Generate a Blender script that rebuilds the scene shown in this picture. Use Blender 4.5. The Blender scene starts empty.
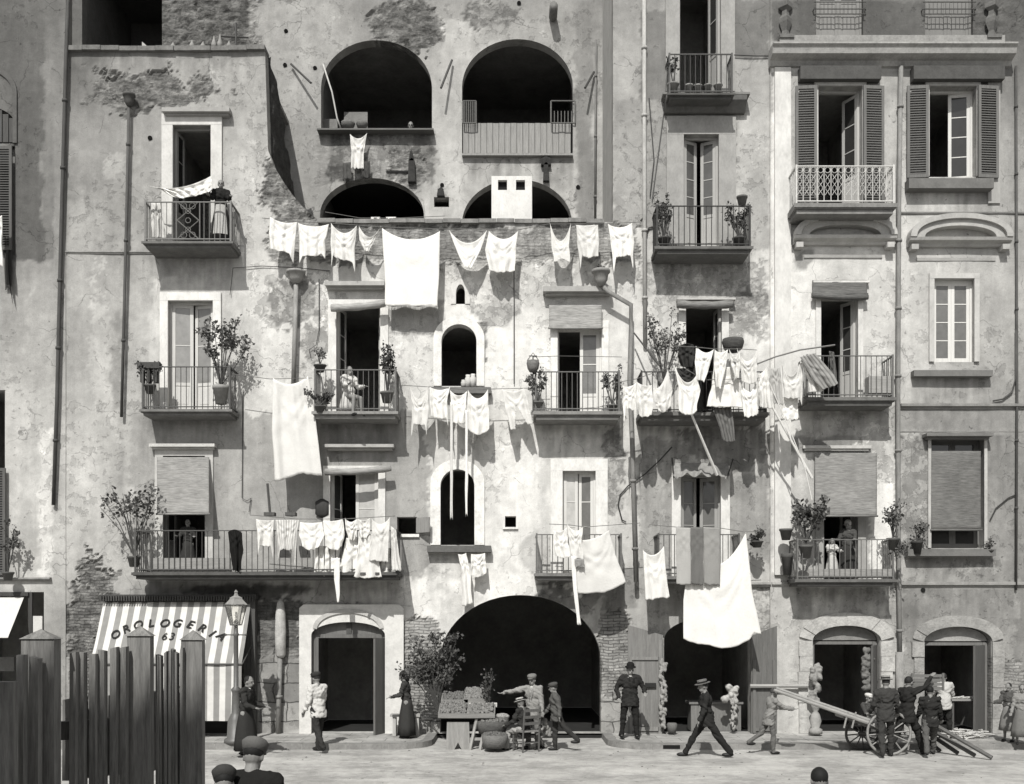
import bpy, bmesh, math, random
import numpy as np
from mathutils import Vector, Matrix, noise as mnoise
random.seed(7)
rng = np.random.RandomState(11)
S = bpy.context.scene
COL = S.collection
R = math.radians
F = 1050.0; CAMD = 25.0; CAMH = 2.98; HY = 613.0

def W(px, py, Y=0.0):
    d = CAMD + Y
    return Vector(((px-512)*d/F, Y, CAMH-(py-HY)*d/F))
def WX(px, Y=0.0): return (px-512)*(CAMD+Y)/F
def WZ(py, Y=0.0): return CAMH-(py-HY)*(CAMD+Y)/F

K = 1.28
def alb(s):                      # lit display value (0-255) -> albedo
    c = s/255.0
    l = c/12.92 if c <= .04045 else ((c+.055)/1.055)**2.4
    return min(.86, l/K)

# ------------------------------------------------------------------ materials
_m = {}
def newmat(name):
    m = bpy.data.materials.new(name); m.use_nodes = True
    nt = m.node_tree; b = nt.nodes['Principled BSDF']
    b.inputs['Specular IOR Level'].default_value = .25
    return m, nt, b
def N(nt, t, **kw):
    n = nt.nodes.new(t)
    for k, v in kw.items():
        if k in n.inputs.keys() if hasattr(n.inputs,'keys') else False: n.inputs[k].default_value = v
        else: setattr(n, k, v)
    return n
def math_node(nt, op, a, b=None, clamp=False):
    n = nt.nodes.new('ShaderNodeMath'); n.operation = op; n.use_clamp = clamp
    for i, v in enumerate((a, b)):
        if v is None: continue
        if isinstance(v, (int, float)): n.inputs[i].default_value = v
        else: nt.links.new(v, n.inputs[i])
    return n.outputs[0]
def noise_node(nt, vec, scale, detail=6, rough=.6):
    n = nt.nodes.new('ShaderNodeTexNoise')
    n.inputs['Scale'].default_value = scale; n.inputs['Detail'].default_value = detail; n.inputs['Roughness'].default_value = rough
    nt.links.new(vec, n.inputs['Vector'])
    return n.outputs[0]
def mapr(nt, v, a, b, c, d, smooth=False):
    n = nt.nodes.new('ShaderNodeMapRange'); n.clamp = True
    if smooth: n.interpolation_type = 'SMOOTHSTEP'
    nt.links.new(v, n.inputs[0])
    for i, q in enumerate((a, b, c, d)): n.inputs[i+1].default_value = q
    return n.outputs[0]
def sepia(nt, v):
    n = nt.nodes.new('ShaderNodeCombineColor')
    nt.links.new(v, n.inputs[0]); nt.links.new(math_node(nt,'MULTIPLY',v,.985), n.inputs[1]); nt.links.new(math_node(nt,'MULTIPLY',v,.945), n.inputs[2])
    return n.outputs[0]
def bump(nt, b, h, strength, dist):
    n = nt.nodes.new('ShaderNodeBump'); n.inputs['Strength'].default_value = strength; n.inputs['Distance'].default_value = dist
    nt.links.new(h, n.inputs['Height']); nt.links.new(n.outputs[0], b.inputs['Normal'])

def mat(kind, tone, rough=.85, var=.25, scale=6.0, stretch=(1,1,1), bmp=.3, bd=.01, metal=0.0, spec=.25):
    key = (kind, tone, rough, var, scale, stretch, bmp)
    if key in _m: return _m[key]
    m, nt, b = newmat(kind)
    tc = nt.nodes.new('ShaderNodeNewGeometry')
    mp = nt.nodes.new('ShaderNodeMapping'); mp.inputs['Scale'].default_value = stretch
    nt.links.new(tc.outputs['Position'], mp.inputs[0])
    n1 = noise_node(nt, mp.outputs[0], scale, 8, .65)
    n2 = noise_node(nt, mp.outputs[0], scale*6.3, 4, .6)
    v = math_node(nt, 'ADD', mapr(nt, n1, .25, .75, 1-var, 1+var), mapr(nt, n2, .25, .75, -var*.5, var*.5))
    v = math_node(nt, 'MULTIPLY', v, alb(tone))
    nt.links.new(sepia(nt, v), b.inputs['Base Color'])
    b.inputs['Roughness'].default_value = rough; b.inputs['Metallic'].default_value = metal
    b.inputs['Specular IOR Level'].default_value = spec
    if bmp: bump(nt, b, math_node(nt,'ADD',n1,math_node(nt,'MULTIPLY',n2,.5)), bmp, bd)
    _m[key] = m
    return m
def stone(t, var=.22): return mat('weathered_stone', t, .9, var, 3.5, (1,1,1), .5, .02)
def wood(t, vert=True, var=.25): return mat('weathered_wood', t, .8, var, 3.0, (9,9,.8) if vert else (.8,9,9), .35, .006)
def iron(t=60): return mat('wrought_iron', t, .6, .25, 20, (1,1,1), .2, .003)
def skin_m(): return mat('skin', 138, .6, .08, 12, (1,1,1), .0)
def fabric(t, var=.12): return mat('wool_cloth', t, .95, var, 9, (1,1,1), .5, .012, 0, .05)
def glassm(t=70):
    key = ('glass', t)
    if key in _m: return _m[key]
    m = mat('window_glass', t, .12, .25, 1.3, (1,1,1), .05, .01, 0, .6); _m[key] = m
    return m
def linen(t=250, stripes=0):
    key = ('linen', t, stripes)
    if key in _m: return _m[key]
    m, nt, b = newmat('washed_linen')
    g = nt.nodes.new('ShaderNodeNewGeometry')
    n1 = noise_node(nt, g.outputs['Position'], 4, 6, .6)
    n2 = noise_node(nt, g.outputs['Position'], 26, 5, .65)
    v = math_node(nt, 'ADD', mapr(nt, n1, .3, .7, .94, 1.03), mapr(nt, n2, .3, .7, -.03, .03))
    v = math_node(nt, 'MULTIPLY', v, alb(t)*1.06 if t < 245 else .77)
    if stripes:
        tc = nt.nodes.new('ShaderNodeTexCoord'); sp = nt.nodes.new('ShaderNodeSeparateXYZ'); nt.links.new(tc.outputs['UV'], sp.inputs[0])
        s = math_node(nt, 'SINE', math_node(nt, 'MULTIPLY', sp.outputs[0], stripes*6.283))
        v = math_node(nt, 'MULTIPLY', v, mapr(nt, s, .1, .5, 1.0, .62))
    c = sepia(nt, v)
    nt.links.new(c, b.inputs['Base Color']); b.inputs['Roughness'].default_value = .95; b.inputs['Specular IOR Level'].default_value = .05
    bump(nt, b, n2, .5, .02)
    tr = nt.nodes.new('ShaderNodeBsdfTranslucent'); nt.links.new(c, tr.inputs[0])
    mx = nt.nodes.new('ShaderNodeMixShader'); mx.inputs[0].default_value = .13
    out = nt.nodes['Material Output']
    nt.links.new(b.outputs[0], mx.inputs[1]); nt.links.new(tr.outputs[0], mx.inputs[2]); nt.links.new(mx.outputs[0], out.inputs[0])
    _m[key] = m
    return m
def reed(t, vertical=False):
    key = ('reed', t, vertical)
    if key in _m: return _m[key]
    m, nt, b = newmat('woven_reed')
    g = nt.nodes.new('ShaderNodeNewGeometry')
    mp = nt.nodes.new('ShaderNodeMapping'); mp.inputs['Scale'].default_value = (14,14,1.5) if vertical else (1.5,14,14)
    nt.links.new(g.outputs['Position'], mp.inputs[0])
    n1 = noise_node(nt, mp.outputs[0], 3.2, 5, .6); n2 = noise_node(nt, g.outputs['Position'], 3, 5, .6)
    v = math_node(nt, 'MULTIPLY', math_node(nt,'MULTIPLY', mapr(nt, n1, .3, .7, .62, 1.25), mapr(nt, n2, .3, .7, .85, 1.12)), alb(t))
    nt.links.new(sepia(nt, v), b.inputs['Base Color']); b.inputs['Roughness'].default_value = .85
    bump(nt, b, n1, .6, .02)
    _m[key] = m
    return m

def plaster():
    if 'pl' in _m: return _m['pl']
    m, nt, b = newmat('old_plaster')
    g = nt.nodes.new('ShaderNodeNewGeometry'); P = g.outputs['Position']
    def attr(n):
        a = nt.nodes.new('ShaderNodeAttribute'); a.attribute_name = n; return a.outputs['Fac']
    tone, brick, blk, rub, peel = attr('tone'), attr('brick'), attr('block'), attr('rubble'), attr('peel')
    big = noise_node(nt, P, .9, 10, .62); mid = noise_node(nt, P, 5.5, 9, .68); fine = noise_node(nt, P, 38, 5, .7)
    ms = nt.nodes.new('ShaderNodeMapping'); ms.inputs['Scale'].default_value = (5.5,1,.42); nt.links.new(P, ms.inputs[0])
    streak = noise_node(nt, ms.outputs[0], 1.0, 8, .65)
    pk = noise_node(nt, P, 3.6, 12, .68)
    pk2 = noise_node(nt, P, 2.3, 13, .7)
    v = math_node(nt, 'MULTIPLY', mapr(nt, big, .3, .7, .90, 1.10), mapr(nt, mid, .28, .72, .86, 1.13))
    v = math_node(nt, 'MULTIPLY', v, mapr(nt, fine, .25, .75, .87, 1.12))
    v = math_node(nt, 'MULTIPLY', v, mapr(nt, streak, .3, .7, .93, 1.08))
    # flaked coats: sharp-edged lighter and darker islands, amount given by the attribute
    th = math_node(nt, 'SUBTRACT', pk, math_node(nt, 'SUBTRACT', .66, math_node(nt, 'MULTIPLY', peel, .17)))
    isl = mapr(nt, th, -.006, .010, 0, 1)
    th2 = math_node(nt, 'SUBTRACT', pk2, math_node(nt, 'SUBTRACT', .68, math_node(nt, 'MULTIPLY', peel, .15)))
    isl2 = mapr(nt, th2, -.006, .010, 0, 1)
    v = math_node(nt, 'MULTIPLY', v, math_node(nt, 'SUBTRACT', 1.0, math_node(nt, 'MULTIPLY', math_node(nt,'MULTIPLY',isl,math_node(nt,'ADD',peel,.12)), .26)))
    v = math_node(nt, 'MULTIPLY', v, math_node(nt, 'ADD', 1.0, math_node(nt, 'MULTIPLY', math_node(nt,'MULTIPLY',isl2,math_node(nt,'ADD',peel,.2)), .22)))
    # pits and small holes
    pit = mapr(nt, noise_node(nt, P, 8.5, 3, .5), .265, .285, .55, 1.0)
    v = math_node(nt, 'MULTIPLY', v, pit)
    wc = nt.nodes.new('ShaderNodeTexNoise'); wc.inputs['Scale'].default_value = 2.2; wc.inputs['Detail'].default_value = 8; nt.links.new(P, wc.inputs['Vector'])
    wm = nt.nodes.new('ShaderNodeVectorMath'); wm.operation = 'MULTIPLY_ADD'; nt.links.new(wc.outputs[1], wm.inputs[0]); wm.inputs[1].default_value = (.55,.55,.55); nt.links.new(P, wm.inputs[2])
    vo = nt.nodes.new('ShaderNodeTexVoronoi'); vo.feature = 'DISTANCE_TO_EDGE'; vo.inputs['Scale'].default_value = .85; nt.links.new(wm.outputs[0], vo.inputs['Vector'])
    ck = math_node(nt,'MULTIPLY', mapr(nt, vo.outputs['Distance'], .0, .010, 1, 0), mapr(nt, noise_node(nt, P, .8, 4, .6), .50, .56, 0, 1))
    v = math_node(nt, 'MULTIPLY', v, math_node(nt, 'SUBTRACT', 1.0, math_node(nt,'MULTIPLY', ck, .5)))
    grime = mapr(nt, noise_node(nt, P, 16, 6, .75), .60, .70, 1.0, .80)
    v = math_node(nt, 'MULTIPLY', v, grime)
    def brk(sc, w, h, mort):
        mp = nt.nodes.new('ShaderNodeMapping'); mp.inputs['Rotation'].default_value = (R(90),0,0)
        wob = nt.nodes.new('ShaderNodeTexNoise'); wob.inputs['Scale'].default_value = 3.0; nt.links.new(P, wob.inputs['Vector'])
        ad = nt.nodes.new('ShaderNodeVectorMath'); ad.operation = 'MULTIPLY_ADD'; nt.links.new(wob.outputs[1], ad.inputs[0]); ad.inputs[1].default_value = (.16,.16,.13); nt.links.new(P, ad.inputs[2])
        nt.links.new(ad.outputs[0], mp.inputs[0])
        t = nt.nodes.new('ShaderNodeTexBrick'); nt.links.new(mp.outputs[0], t.inputs[0])
        t.inputs['Scale'].default_value = 1; t.inputs['Brick Width'].default_value = w; t.inputs['Row Height'].default_value = h
        t.inputs['Mortar Size'].default_value = mort; t.inputs['Mortar Smooth'].default_value = .3
        t.inputs['Color1'].default_value = (.75,.75,.75,1); t.inputs['Color2'].default_value = (1.12,1.12,1.12,1); t.inputs['Mortar'].default_value = (.35,.35,.35,1)
        return t
    b1 = brk(1, .25, .075, .010); b2 = brk(1, .62, .46, .014)
    one = 1.0
    bm_ = math_node(nt,'MULTIPLY', brick, mapr(nt, noise_node(nt,P,2.4,7,.65), .36,.56,.35,1.0))
    f1 = math_node(nt,'ADD', math_node(nt,'MULTIPLY', math_node(nt,'SUBTRACT', b1.outputs[0], one), bm_), one)
    f2 = math_node(nt,'ADD', math_node(nt,'MULTIPLY', math_node(nt,'SUBTRACT', b2.outputs[0], one), blk), one)
    v = math_node(nt, 'MULTIPLY', math_node(nt, 'MULTIPLY', v, f1), f2)
    mr = nt.nodes.new('ShaderNodeMapping'); mr.inputs['Scale'].default_value = (.55,1,1.7); nt.links.new(P, mr.inputs[0])
    rn = noise_node(nt, mr.outputs[0], 5.5, 7, .78)
    f3 = math_node(nt,'ADD', math_node(nt,'MULTIPLY', math_node(nt,'SUBTRACT', mapr(nt, rn, .38, .58, .38, 1.2), one), rub), one)
    v = math_node(nt, 'MULTIPLY', math_node(nt, 'MULTIPLY', v, f3), tone)
    v = math_node(nt, 'MINIMUM', v, .8)
    nt.links.new(sepia(nt, v), b.inputs['Base Color']); b.inputs['Roughness'].default_value = .92; b.inputs['Specular IOR Level'].default_value = .12
    h = math_node(nt, 'ADD', math_node(nt, 'MULTIPLY', mid, .5), math_node(nt, 'MULTIPLY', fine, .22))
    h = math_node(nt, 'SUBTRACT', h, math_node(nt, 'MULTIPLY', isl, .25))
    h = math_node(nt, 'ADD', h, math_node(nt, 'MULTIPLY', isl2, .15))
    h = math_node(nt, 'SUBTRACT', h, math_node(nt, 'MULTIPLY', math_node(nt,'MULTIPLY', b1.outputs['Fac'], brick), .9))
    h = math_node(nt, 'SUBTRACT', h, math_node(nt, 'MULTIPLY', math_node(nt,'MULTIPLY', b2.outputs['Fac'], blk), 1.2))
    h = math_node(nt, 'ADD', h, math_node(nt, 'MULTIPLY', math_node(nt,'MULTIPLY', rn, rub), 2.5))
    bump(nt, b, h, .8, .03)
    _m['pl'] = m
    return m

# ------------------------------------------------------------------ mesh builder
class MB:
    def __init__(s): s.v = []; s.f = []; s.T = None
    def add(s, vs, fs):
        o = len(s.v)
        for p in vs:
            p = Vector(p)
            s.v.append(s.T @ p if s.T else p)
        s.f += [tuple(i+o for i in q) for q in fs]
    def box(s, a, b):
        x0,x1 = sorted((a[0],b[0])); y0,y1 = sorted((a[1],b[1])); z0,z1 = sorted((a[2],b[2]))
        s.add([(x0,y0,z0),(x1,y0,z0),(x1,y1,z0),(x0,y1,z0),(x0,y0,z1),(x1,y0,z1),(x1,y1,z1),(x0,y1,z1)],
              [(0,3,2,1),(4,5,6,7),(0,1,5,4),(1,2,6,5),(2,3,7,6),(3,0,4,7)])
    def tube(s, pts, r, n=6, cap=True):
        pts = [Vector(p) for p in pts]
        rs = r if isinstance(r, (list,tuple)) else [r]*len(pts)
        vs = []; fs = []
        for i, p in enumerate(pts):
            t = (pts[min(i+1,len(pts)-1)]-pts[max(i-1,0)])
            if t.length < 1e-9: t = Vector((0,0,1))
            t.normalize()
            u = t.cross(Vector((0,0,1)) if abs(t.z) < .9 else Vector((0,1,0))).normalized(); w = t.cross(u)
            for k in range(n):
                a = 2*math.pi*k/n
                vs.append(p+(u*math.cos(a)+w*math.sin(a))*rs[i])
        for i in range(len(pts)-1):
            for k in range(n):
                a = i*n+k; b = i*n+(k+1)%n
                fs.append((a,b,b+n,a+n))
        if cap: fs += [tuple(range(n))[::-1], tuple(range((len(pts)-1)*n, len(pts)*n))]
        s.add(vs, fs)
    def bar(s, a, b, r): s.tube([a,b], r, 4)
    def lathe(s, c, prof, n=14, sx=1, sy=1, wob=None):
        c = Vector(c); vs = []; fs = []
        for i,(r,z) in enumerate(prof):
            for k in range(n):
                a = 2*math.pi*k/n; rr = r*(wob(a,i/(len(prof)-1)) if wob else 1)
                vs.append(c+Vector((rr*math.cos(a)*sx, rr*math.sin(a)*sy, z)))
        for i in range(len(prof)-1):
            for k in range(n):
                a = i*n+k; b = i*n+(k+1)%n; fs.append((a,b,b+n,a+n))
        fs += [tuple(range(n))[::-1], tuple(range((len(prof)-1)*n, len(prof)*n))]
        s.add(vs, fs)
    def prism(s, pts, y0, y1):        # pts (x,z) polygon extruded along y
        n = len(pts)
        s.add([(x,y0,z) for x,z in pts]+[(x,y1,z) for x,z in pts],
              [tuple(range(n)), tuple(range(2*n-1,n-1,-1))]+[(i,i+n,(i+1)%n+n,(i+1)%n) for i in range(n)])
    def profx(s, pts, x0, x1):        # pts (y,z) polygon extruded along x
        n = len(pts)
        s.add([(x0,y,z) for y,z in pts]+[(x1,y,z) for y,z in pts],
              [tuple(range(n)), tuple(range(2*n-1,n-1,-1))]+[(i,i+n,(i+1)%n+n,(i+1)%n) for i in range(n)])
    def ring(s, inner, outer, y0, y1):  # inner, outer: same-length open lists (x,z)
        n = len(inner); vs = []
        for L in (inner, outer):
            for y in (y0, y1): vs += [(x,y,z) for x,z in L]
        I0,I1,O0,O1 = 0,n,2*n,3*n; fs = []
        for i in range(n-1):
            fs += [(I0+i,I0+i+1,O0+i+1,O0+i),(I1+i,O1+i,O1+i+1,I1+i+1),(I0+i,I1+i,I1+i+1,I0+i+1),(O0+i,O0+i+1,O1+i+1,O1+i)]
        fs += [(I0,O0,O1,I1),(I0+n-1,I1+n-1,O1+n-1,O0+n-1)]
        s.add(vs, fs)
    def ell(s, c, r, M=None, n=12, m=8):
        vs = []; fs = []; c = Vector(c)
        for i in range(m+1):
            th = math.pi*i/m
            for k in range(n):
                a = 2*math.pi*k/n
                p = Vector((r[0]*math.sin(th)*math.cos(a), r[1]*math.sin(th)*math.sin(a), r[2]*math.cos(th)))
                if M: p = M @ p
                vs.append(c+p)
        for i in range(m):
            for k in range(n):
                a = i*n+k; b = i*n+(k+1)%n; fs.append((a,a+n,b+n,b))
        s.add(vs, fs)
    def build(s, name, m, parent=None, smooth=False, origin=None):
        if not s.v: return None
        if parent is not None:
            off = Vector((0,0,0)); q = parent
            while q: off += q.location; q = q.parent
        elif origin is not None: off = Vector(origin)
        else:
            xs = [p.x for p in s.v]; ys = [p.y for p in s.v]; zs = [p.z for p in s.v]
            off = Vector(((min(xs)+max(xs))/2, (min(ys)+max(ys))/2, min(zs)))
        me = bpy.data.meshes.new(name); me.from_pydata([p-off for p in s.v], [], s.f)
        bm = bmesh.new(); bm.from_mesh(me); bmesh.ops.remove_doubles(bm, verts=bm.verts, dist=1e-5)
        bmesh.ops.recalc_face_normals(bm, faces=bm.faces); bm.to_mesh(me); bm.free()
        if smooth: me.polygons.foreach_set('use_smooth', [True]*len(me.polygons))
        me.materials.append(m)
        o = bpy.data.objects.new(name, me); COL.objects.link(o)
        if parent is not None: o.parent = parent
        else: o.location = off
        return o
def tag(o, label=None, cat=None, group=None, kind=None):
    if label: o['label'] = label
    if cat: o['category'] = cat
    if group: o['group'] = group
    if kind: o['kind'] = kind
    return o
def thing(name, label, cat, loc, group=None):
    o = bpy.data.objects.new(name, None); COL.objects.link(o); o.location = Vector(loc); o.empty_display_size = .2
    return tag(o, label, cat, group)

# ------------------------------------------------------------------ wall fields
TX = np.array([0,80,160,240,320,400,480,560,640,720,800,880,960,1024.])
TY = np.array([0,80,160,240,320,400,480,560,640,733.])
TT = np.array([  # plaster and dirt tones; lens vignetting painted in, darkening top rows and corners
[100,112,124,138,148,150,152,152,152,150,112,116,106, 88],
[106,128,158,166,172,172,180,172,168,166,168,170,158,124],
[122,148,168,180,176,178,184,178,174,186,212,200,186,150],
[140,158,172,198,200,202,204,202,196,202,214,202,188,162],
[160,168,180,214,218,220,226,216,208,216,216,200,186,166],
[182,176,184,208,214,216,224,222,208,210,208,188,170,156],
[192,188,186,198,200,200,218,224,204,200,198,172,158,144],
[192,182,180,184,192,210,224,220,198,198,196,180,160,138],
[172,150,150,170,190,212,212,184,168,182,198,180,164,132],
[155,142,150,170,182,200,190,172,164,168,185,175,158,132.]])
def vnoise(x, y, seed=0, octv=5, rough=.55):
    out = np.zeros_like(x); amp = 1; tot = 0
    for o in range(octv):
        g = np.random.RandomState(seed*31+o).rand(64,64)
        xf = x*(2**o)+o*7.3; yf = y*(2**o)+o*3.1
        xi = np.floor(xf).astype(int); yi = np.floor(yf).astype(int); fx = xf-xi; fy = yf-yi
        fx = fx*fx*(3-2*fx); fy = fy*fy*(3-2*fy)
        a = g[yi%64, xi%64]; b = g[yi%64,(xi+1)%64]; c = g[(yi+1)%64, xi%64]; d = g[(yi+1)%64,(xi+1)%64]
        out += amp*((a*(1-fx)+b*fx)*(1-fy)+(c*(1-fx)+d*fx)*fy); tot += amp; amp *= rough
    return out/tot
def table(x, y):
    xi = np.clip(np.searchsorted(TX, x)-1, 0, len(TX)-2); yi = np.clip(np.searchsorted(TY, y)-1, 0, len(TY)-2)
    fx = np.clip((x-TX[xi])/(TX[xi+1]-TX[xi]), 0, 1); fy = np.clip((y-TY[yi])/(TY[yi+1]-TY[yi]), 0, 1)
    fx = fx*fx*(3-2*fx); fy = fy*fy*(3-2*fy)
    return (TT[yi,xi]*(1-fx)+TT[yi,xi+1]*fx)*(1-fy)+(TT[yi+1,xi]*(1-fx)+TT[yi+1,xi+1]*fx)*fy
# patches: (wall ids, shape, x0,y0,x1,y1, target tone or None, edge px, {attr:val})
PATCH = [
 ('A','e',735,275,768,335,150,8,{'peel':.9,'rubble':.3}),('A','e',728,145,740,160,125,4,{}),('A','e',742,172,760,182,128,4,{}),
 ('A','e',585,118,600,140,150,5,{}),('A','e',648,262,700,290,165,7,{'peel':1}),('A','e',255,275,285,320,158,9,{'peel':1}),('A','e',300,300,330,370,176,9,{'peel':1}),
 ('A','e',440,255,500,285,168,10,{'peel':.7}),('A','e',400,262,440,282,150,8,{}),('A','e',470,285,520,325,190,8,{'peel':.9}),('A','e',472,325,488,365,150,5,{'rubble':.5}),
 ('A','e',560,430,600,470,212,8,{}),('A','e',505,430,545,580,236,14,{}),('A','e',520,530,560,580,205,9,{}),('A','e',600,420,622,520,170,7,{'peel':1}),
 ('A','e',280,100,290,150,120,4,{}),('A','e',90,280,110,400,188,12,{'peel':.5}),('A','e',66,180,90,330,168,8,{}),('A','e',110,330,125,420,150,8,{}),
 ('A','e',105,155,125,180,180,8,{'peel':.6}),('A','e',225,70,258,105,182,9,{'peel':.8}),('A','e',200,585,300,600,110,6,{}),
 ('E','e',795,250,815,270,160,5,{}),('E','e',870,330,890,390,200,7,{'peel':.7}),('E','e',940,560,1000,578,150,7,{'peel':1}),('E','e',905,640,925,700,175,7,{'peel':1}),
 ('E','e',985,600,1016,650,138,9,{'peel':.6}),('E','r',905,10,912,40,120,3,{}),('E','e',960,0,1024,40,75,12,{'rubble':.4}),
 ('F','e',25,300,55,380,175,12,{}),('F','e',10,380,50,440,182,10,{'peel':.5}),
 ('C','e',460,5,500,30,115,8,{'rubble':.5}),('C','e',280,30,318,90,130,9,{'peel':.8}),('C','r',575,0,594,220,142,5,{}),('C','e',436,150,462,215,188,6,{'peel':.4}),
 ('A','r',66,48,140,578,None,3,{}),
 ('A','r',152,278,262,410,200,6,{}),
 ('A','r',130,413,428,578,166,7,{'peel':.15}),
 ('A','r',404,578,440,620,232,8,{}),
 ('A','e',205,60,262,120,175,10,{'peel':.6}),
 ('A','e',90,66,208,112,140,12,{'rubble':.8,'peel':1}),
 ('A','e',262,140,330,235,150,8,{'rubble':1.0,'peel':1}),
 ('A','r',268,224,640,262,170,9,{'rubble':.45,'brick':.35,'peel':.8}),
 ('A','e',440,255,600,300,212,12,{'peel':.8}),
 ('A','e',250,262,340,330,215,14,{'peel':1.0}),
 ('A','e',268,268,318,330,160,10,{'peel':1.0}),
 ('A','r',390,300,445,335,165,6,{}),
 ('A','e',66,560,115,660,140,12,{'rubble':.7,'brick':.7,'peel':1}),
 ('A','r',70,640,100,733,135,4,{'brick':1}),
 ('A','r',256,600,300,655,120,8,{'rubble':.6,'brick':.4}),
 ('A','r',256,650,300,733,160,4,{'block':1}),
 ('A','r',403,618,441,720,175,6,{'brick':1,'rubble':.2}),
 ('A','r',403,715,441,733,165,3,{'block':.7}),
 ('A','r',598,612,629,696,170,6,{'brick':1,'rubble':.45}),
 ('A','r',598,694,629,733,165,3,{'block':1}),
 ('A','r',600,570,640,612,150,6,{'peel':.6}),
 ('A','e',500,575,600,625,150,10,{'peel':.4}),
 ('A','e',430,575,560,600,232,10,{'peel':.4}),
 ('A','e',640,255,770,300,188,10,{'peel':.9}),
 ('A','e',690,300,770,350,185,12,{'peel':1.0}),
 ('A','e',640,300,690,350,205,12,{'peel':.8}),
 ('A','r',656,120,668,250,185,5,{'peel':.8}),
 ('A','r',735,130,768,250,182,7,{'peel':.6}),
 ('A','r',640,10,672,110,128,5,{'peel':.2}),
 ('A','r',612,100,672,230,158,5,{'peel':.5}),
 ('A','r',730,0,768,60,120,5,{'peel':.3}),
 ('A','r',652,120,740,135,150,4,{}),
 ('A','e',680,420,770,470,150,12,{'peel':.5}),
 ('A','r',637,440,690,620,172,6,{'peel':.5}),
 ('A','r',720,475,772,560,168,6,{'peel':.5}),
 ('A','e',740,585,800,640,200,10,{'rubble':.3,'peel':.9}),
 ('C','r',155,-10,255,50,120,10,{'rubble':1.0,'peel':1}),
 ('C','e',370,-5,440,60,135,10,{'rubble':.9,'peel':1}),
 ('C','e',470,0,520,30,140,8,{'peel':.8,'rubble':.4}),
 ('C','r',315,130,436,185,160,8,{'peel':1.0,'rubble':.25}),
 ('C','e',385,148,430,190,170,6,{'rubble':.9}),
 ('C','r',440,20,470,160,182,6,{}),
 ('C','r',318,165,346,182,110,3,{}),
 ('C','r',250,0,330,230,158,8,{'peel':.4}),
 ('E','r',772,64,791,572,228,2,{'peel':.1}),
 ('E','r',791,60,900,205,182,3,{'peel':.05}),
 ('E','r',791,436,876,452,150,3,{}),
 ('E','e',860,430,900,500,215,10,{'peel':1.0}),
 ('E','r',871,485,895,578,232,4,{'peel':.1}),
 ('E','r',900,582,1016,740,156,6,{'peel':.45}),
 ('E','r',790,586,900,740,195,6,{'peel':.5,'rubble':.12}),
 ('E','r',900,436,932,556,160,6,{'peel':1.0}),
 ('E','r',985,660,1024,738,150,5,{'brick':.7,'peel':.8}),
 ('E','r',900,405,1016,430,150,3,{}),
 ('E','r',772,0,1024,42,98,3,{'peel':.3}),
 ('F','r',42,60,54,260,128,2,{}),
 ('F','r',40,430,52,575,215,4,{'peel':.7}),
 ('F','r',8,20,42,260,100,5,{}),
]
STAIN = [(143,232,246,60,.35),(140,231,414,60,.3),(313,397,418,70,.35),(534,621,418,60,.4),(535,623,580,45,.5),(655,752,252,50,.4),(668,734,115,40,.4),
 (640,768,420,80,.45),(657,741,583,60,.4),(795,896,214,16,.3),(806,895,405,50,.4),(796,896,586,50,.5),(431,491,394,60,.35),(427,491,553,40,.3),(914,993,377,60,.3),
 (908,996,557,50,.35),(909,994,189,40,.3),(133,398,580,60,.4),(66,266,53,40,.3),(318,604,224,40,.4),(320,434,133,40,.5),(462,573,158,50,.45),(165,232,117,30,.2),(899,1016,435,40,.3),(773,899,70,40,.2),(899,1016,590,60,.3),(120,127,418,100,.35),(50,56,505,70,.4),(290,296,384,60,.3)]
def fields(wid, x, y):
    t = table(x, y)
    att = {k: np.zeros_like(x) for k in ('brick','block','rubble')}
    att['peel'] = np.clip((vnoise(x/70, y/70, 3, 3)-.47)*3.0, 0, .6)
    wob = (vnoise(x/14, y/14, 5, 5, .6)-.5)*2
    wob2 = (vnoise(x/17, y/13, 6, 6, .72)-.5)*2.4
    for ids, sh, x0, y0, x1, y1, tone, edge, at in PATCH:
        if wid not in ids: continue
        if sh == 'e':
            cx, cy, rx, ry = (x0+x1)/2, (y0+y1)/2, (x1-x0)/2, (y1-y0)/2
            d = (np.sqrt(((x-cx)/rx)**2+((y-cy)/ry)**2)-1)*min(rx,ry)
        else:
            d = np.maximum(np.maximum(x0-x, x-x1), np.maximum(y0-y, y-y1))
        w = np.clip(.5-(d+(wob2 if at else wob)*edge*1.6)/(max(1.3, edge*.12) if at else max(2.0, edge*.45)), 0, 1)
        if tone is not None: t = t*(1-w)+tone*w
        for k, v in at.items(): att[k] = att[k]*(1-w)+v*w
    t = t*(1+.13*(vnoise(x/30, y/60, 9)-.5)*2)*(1+.07*(vnoise(x/9, y/9, 19)-.5)*2)
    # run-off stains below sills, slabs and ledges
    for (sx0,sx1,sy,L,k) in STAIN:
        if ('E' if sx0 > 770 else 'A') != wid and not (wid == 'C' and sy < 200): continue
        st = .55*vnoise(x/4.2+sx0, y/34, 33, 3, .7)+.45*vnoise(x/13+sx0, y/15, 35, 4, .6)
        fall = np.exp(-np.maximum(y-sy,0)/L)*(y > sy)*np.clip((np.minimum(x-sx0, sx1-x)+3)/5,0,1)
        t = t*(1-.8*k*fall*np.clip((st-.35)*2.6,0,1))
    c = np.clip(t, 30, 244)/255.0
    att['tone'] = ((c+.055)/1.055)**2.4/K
    return att

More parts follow.
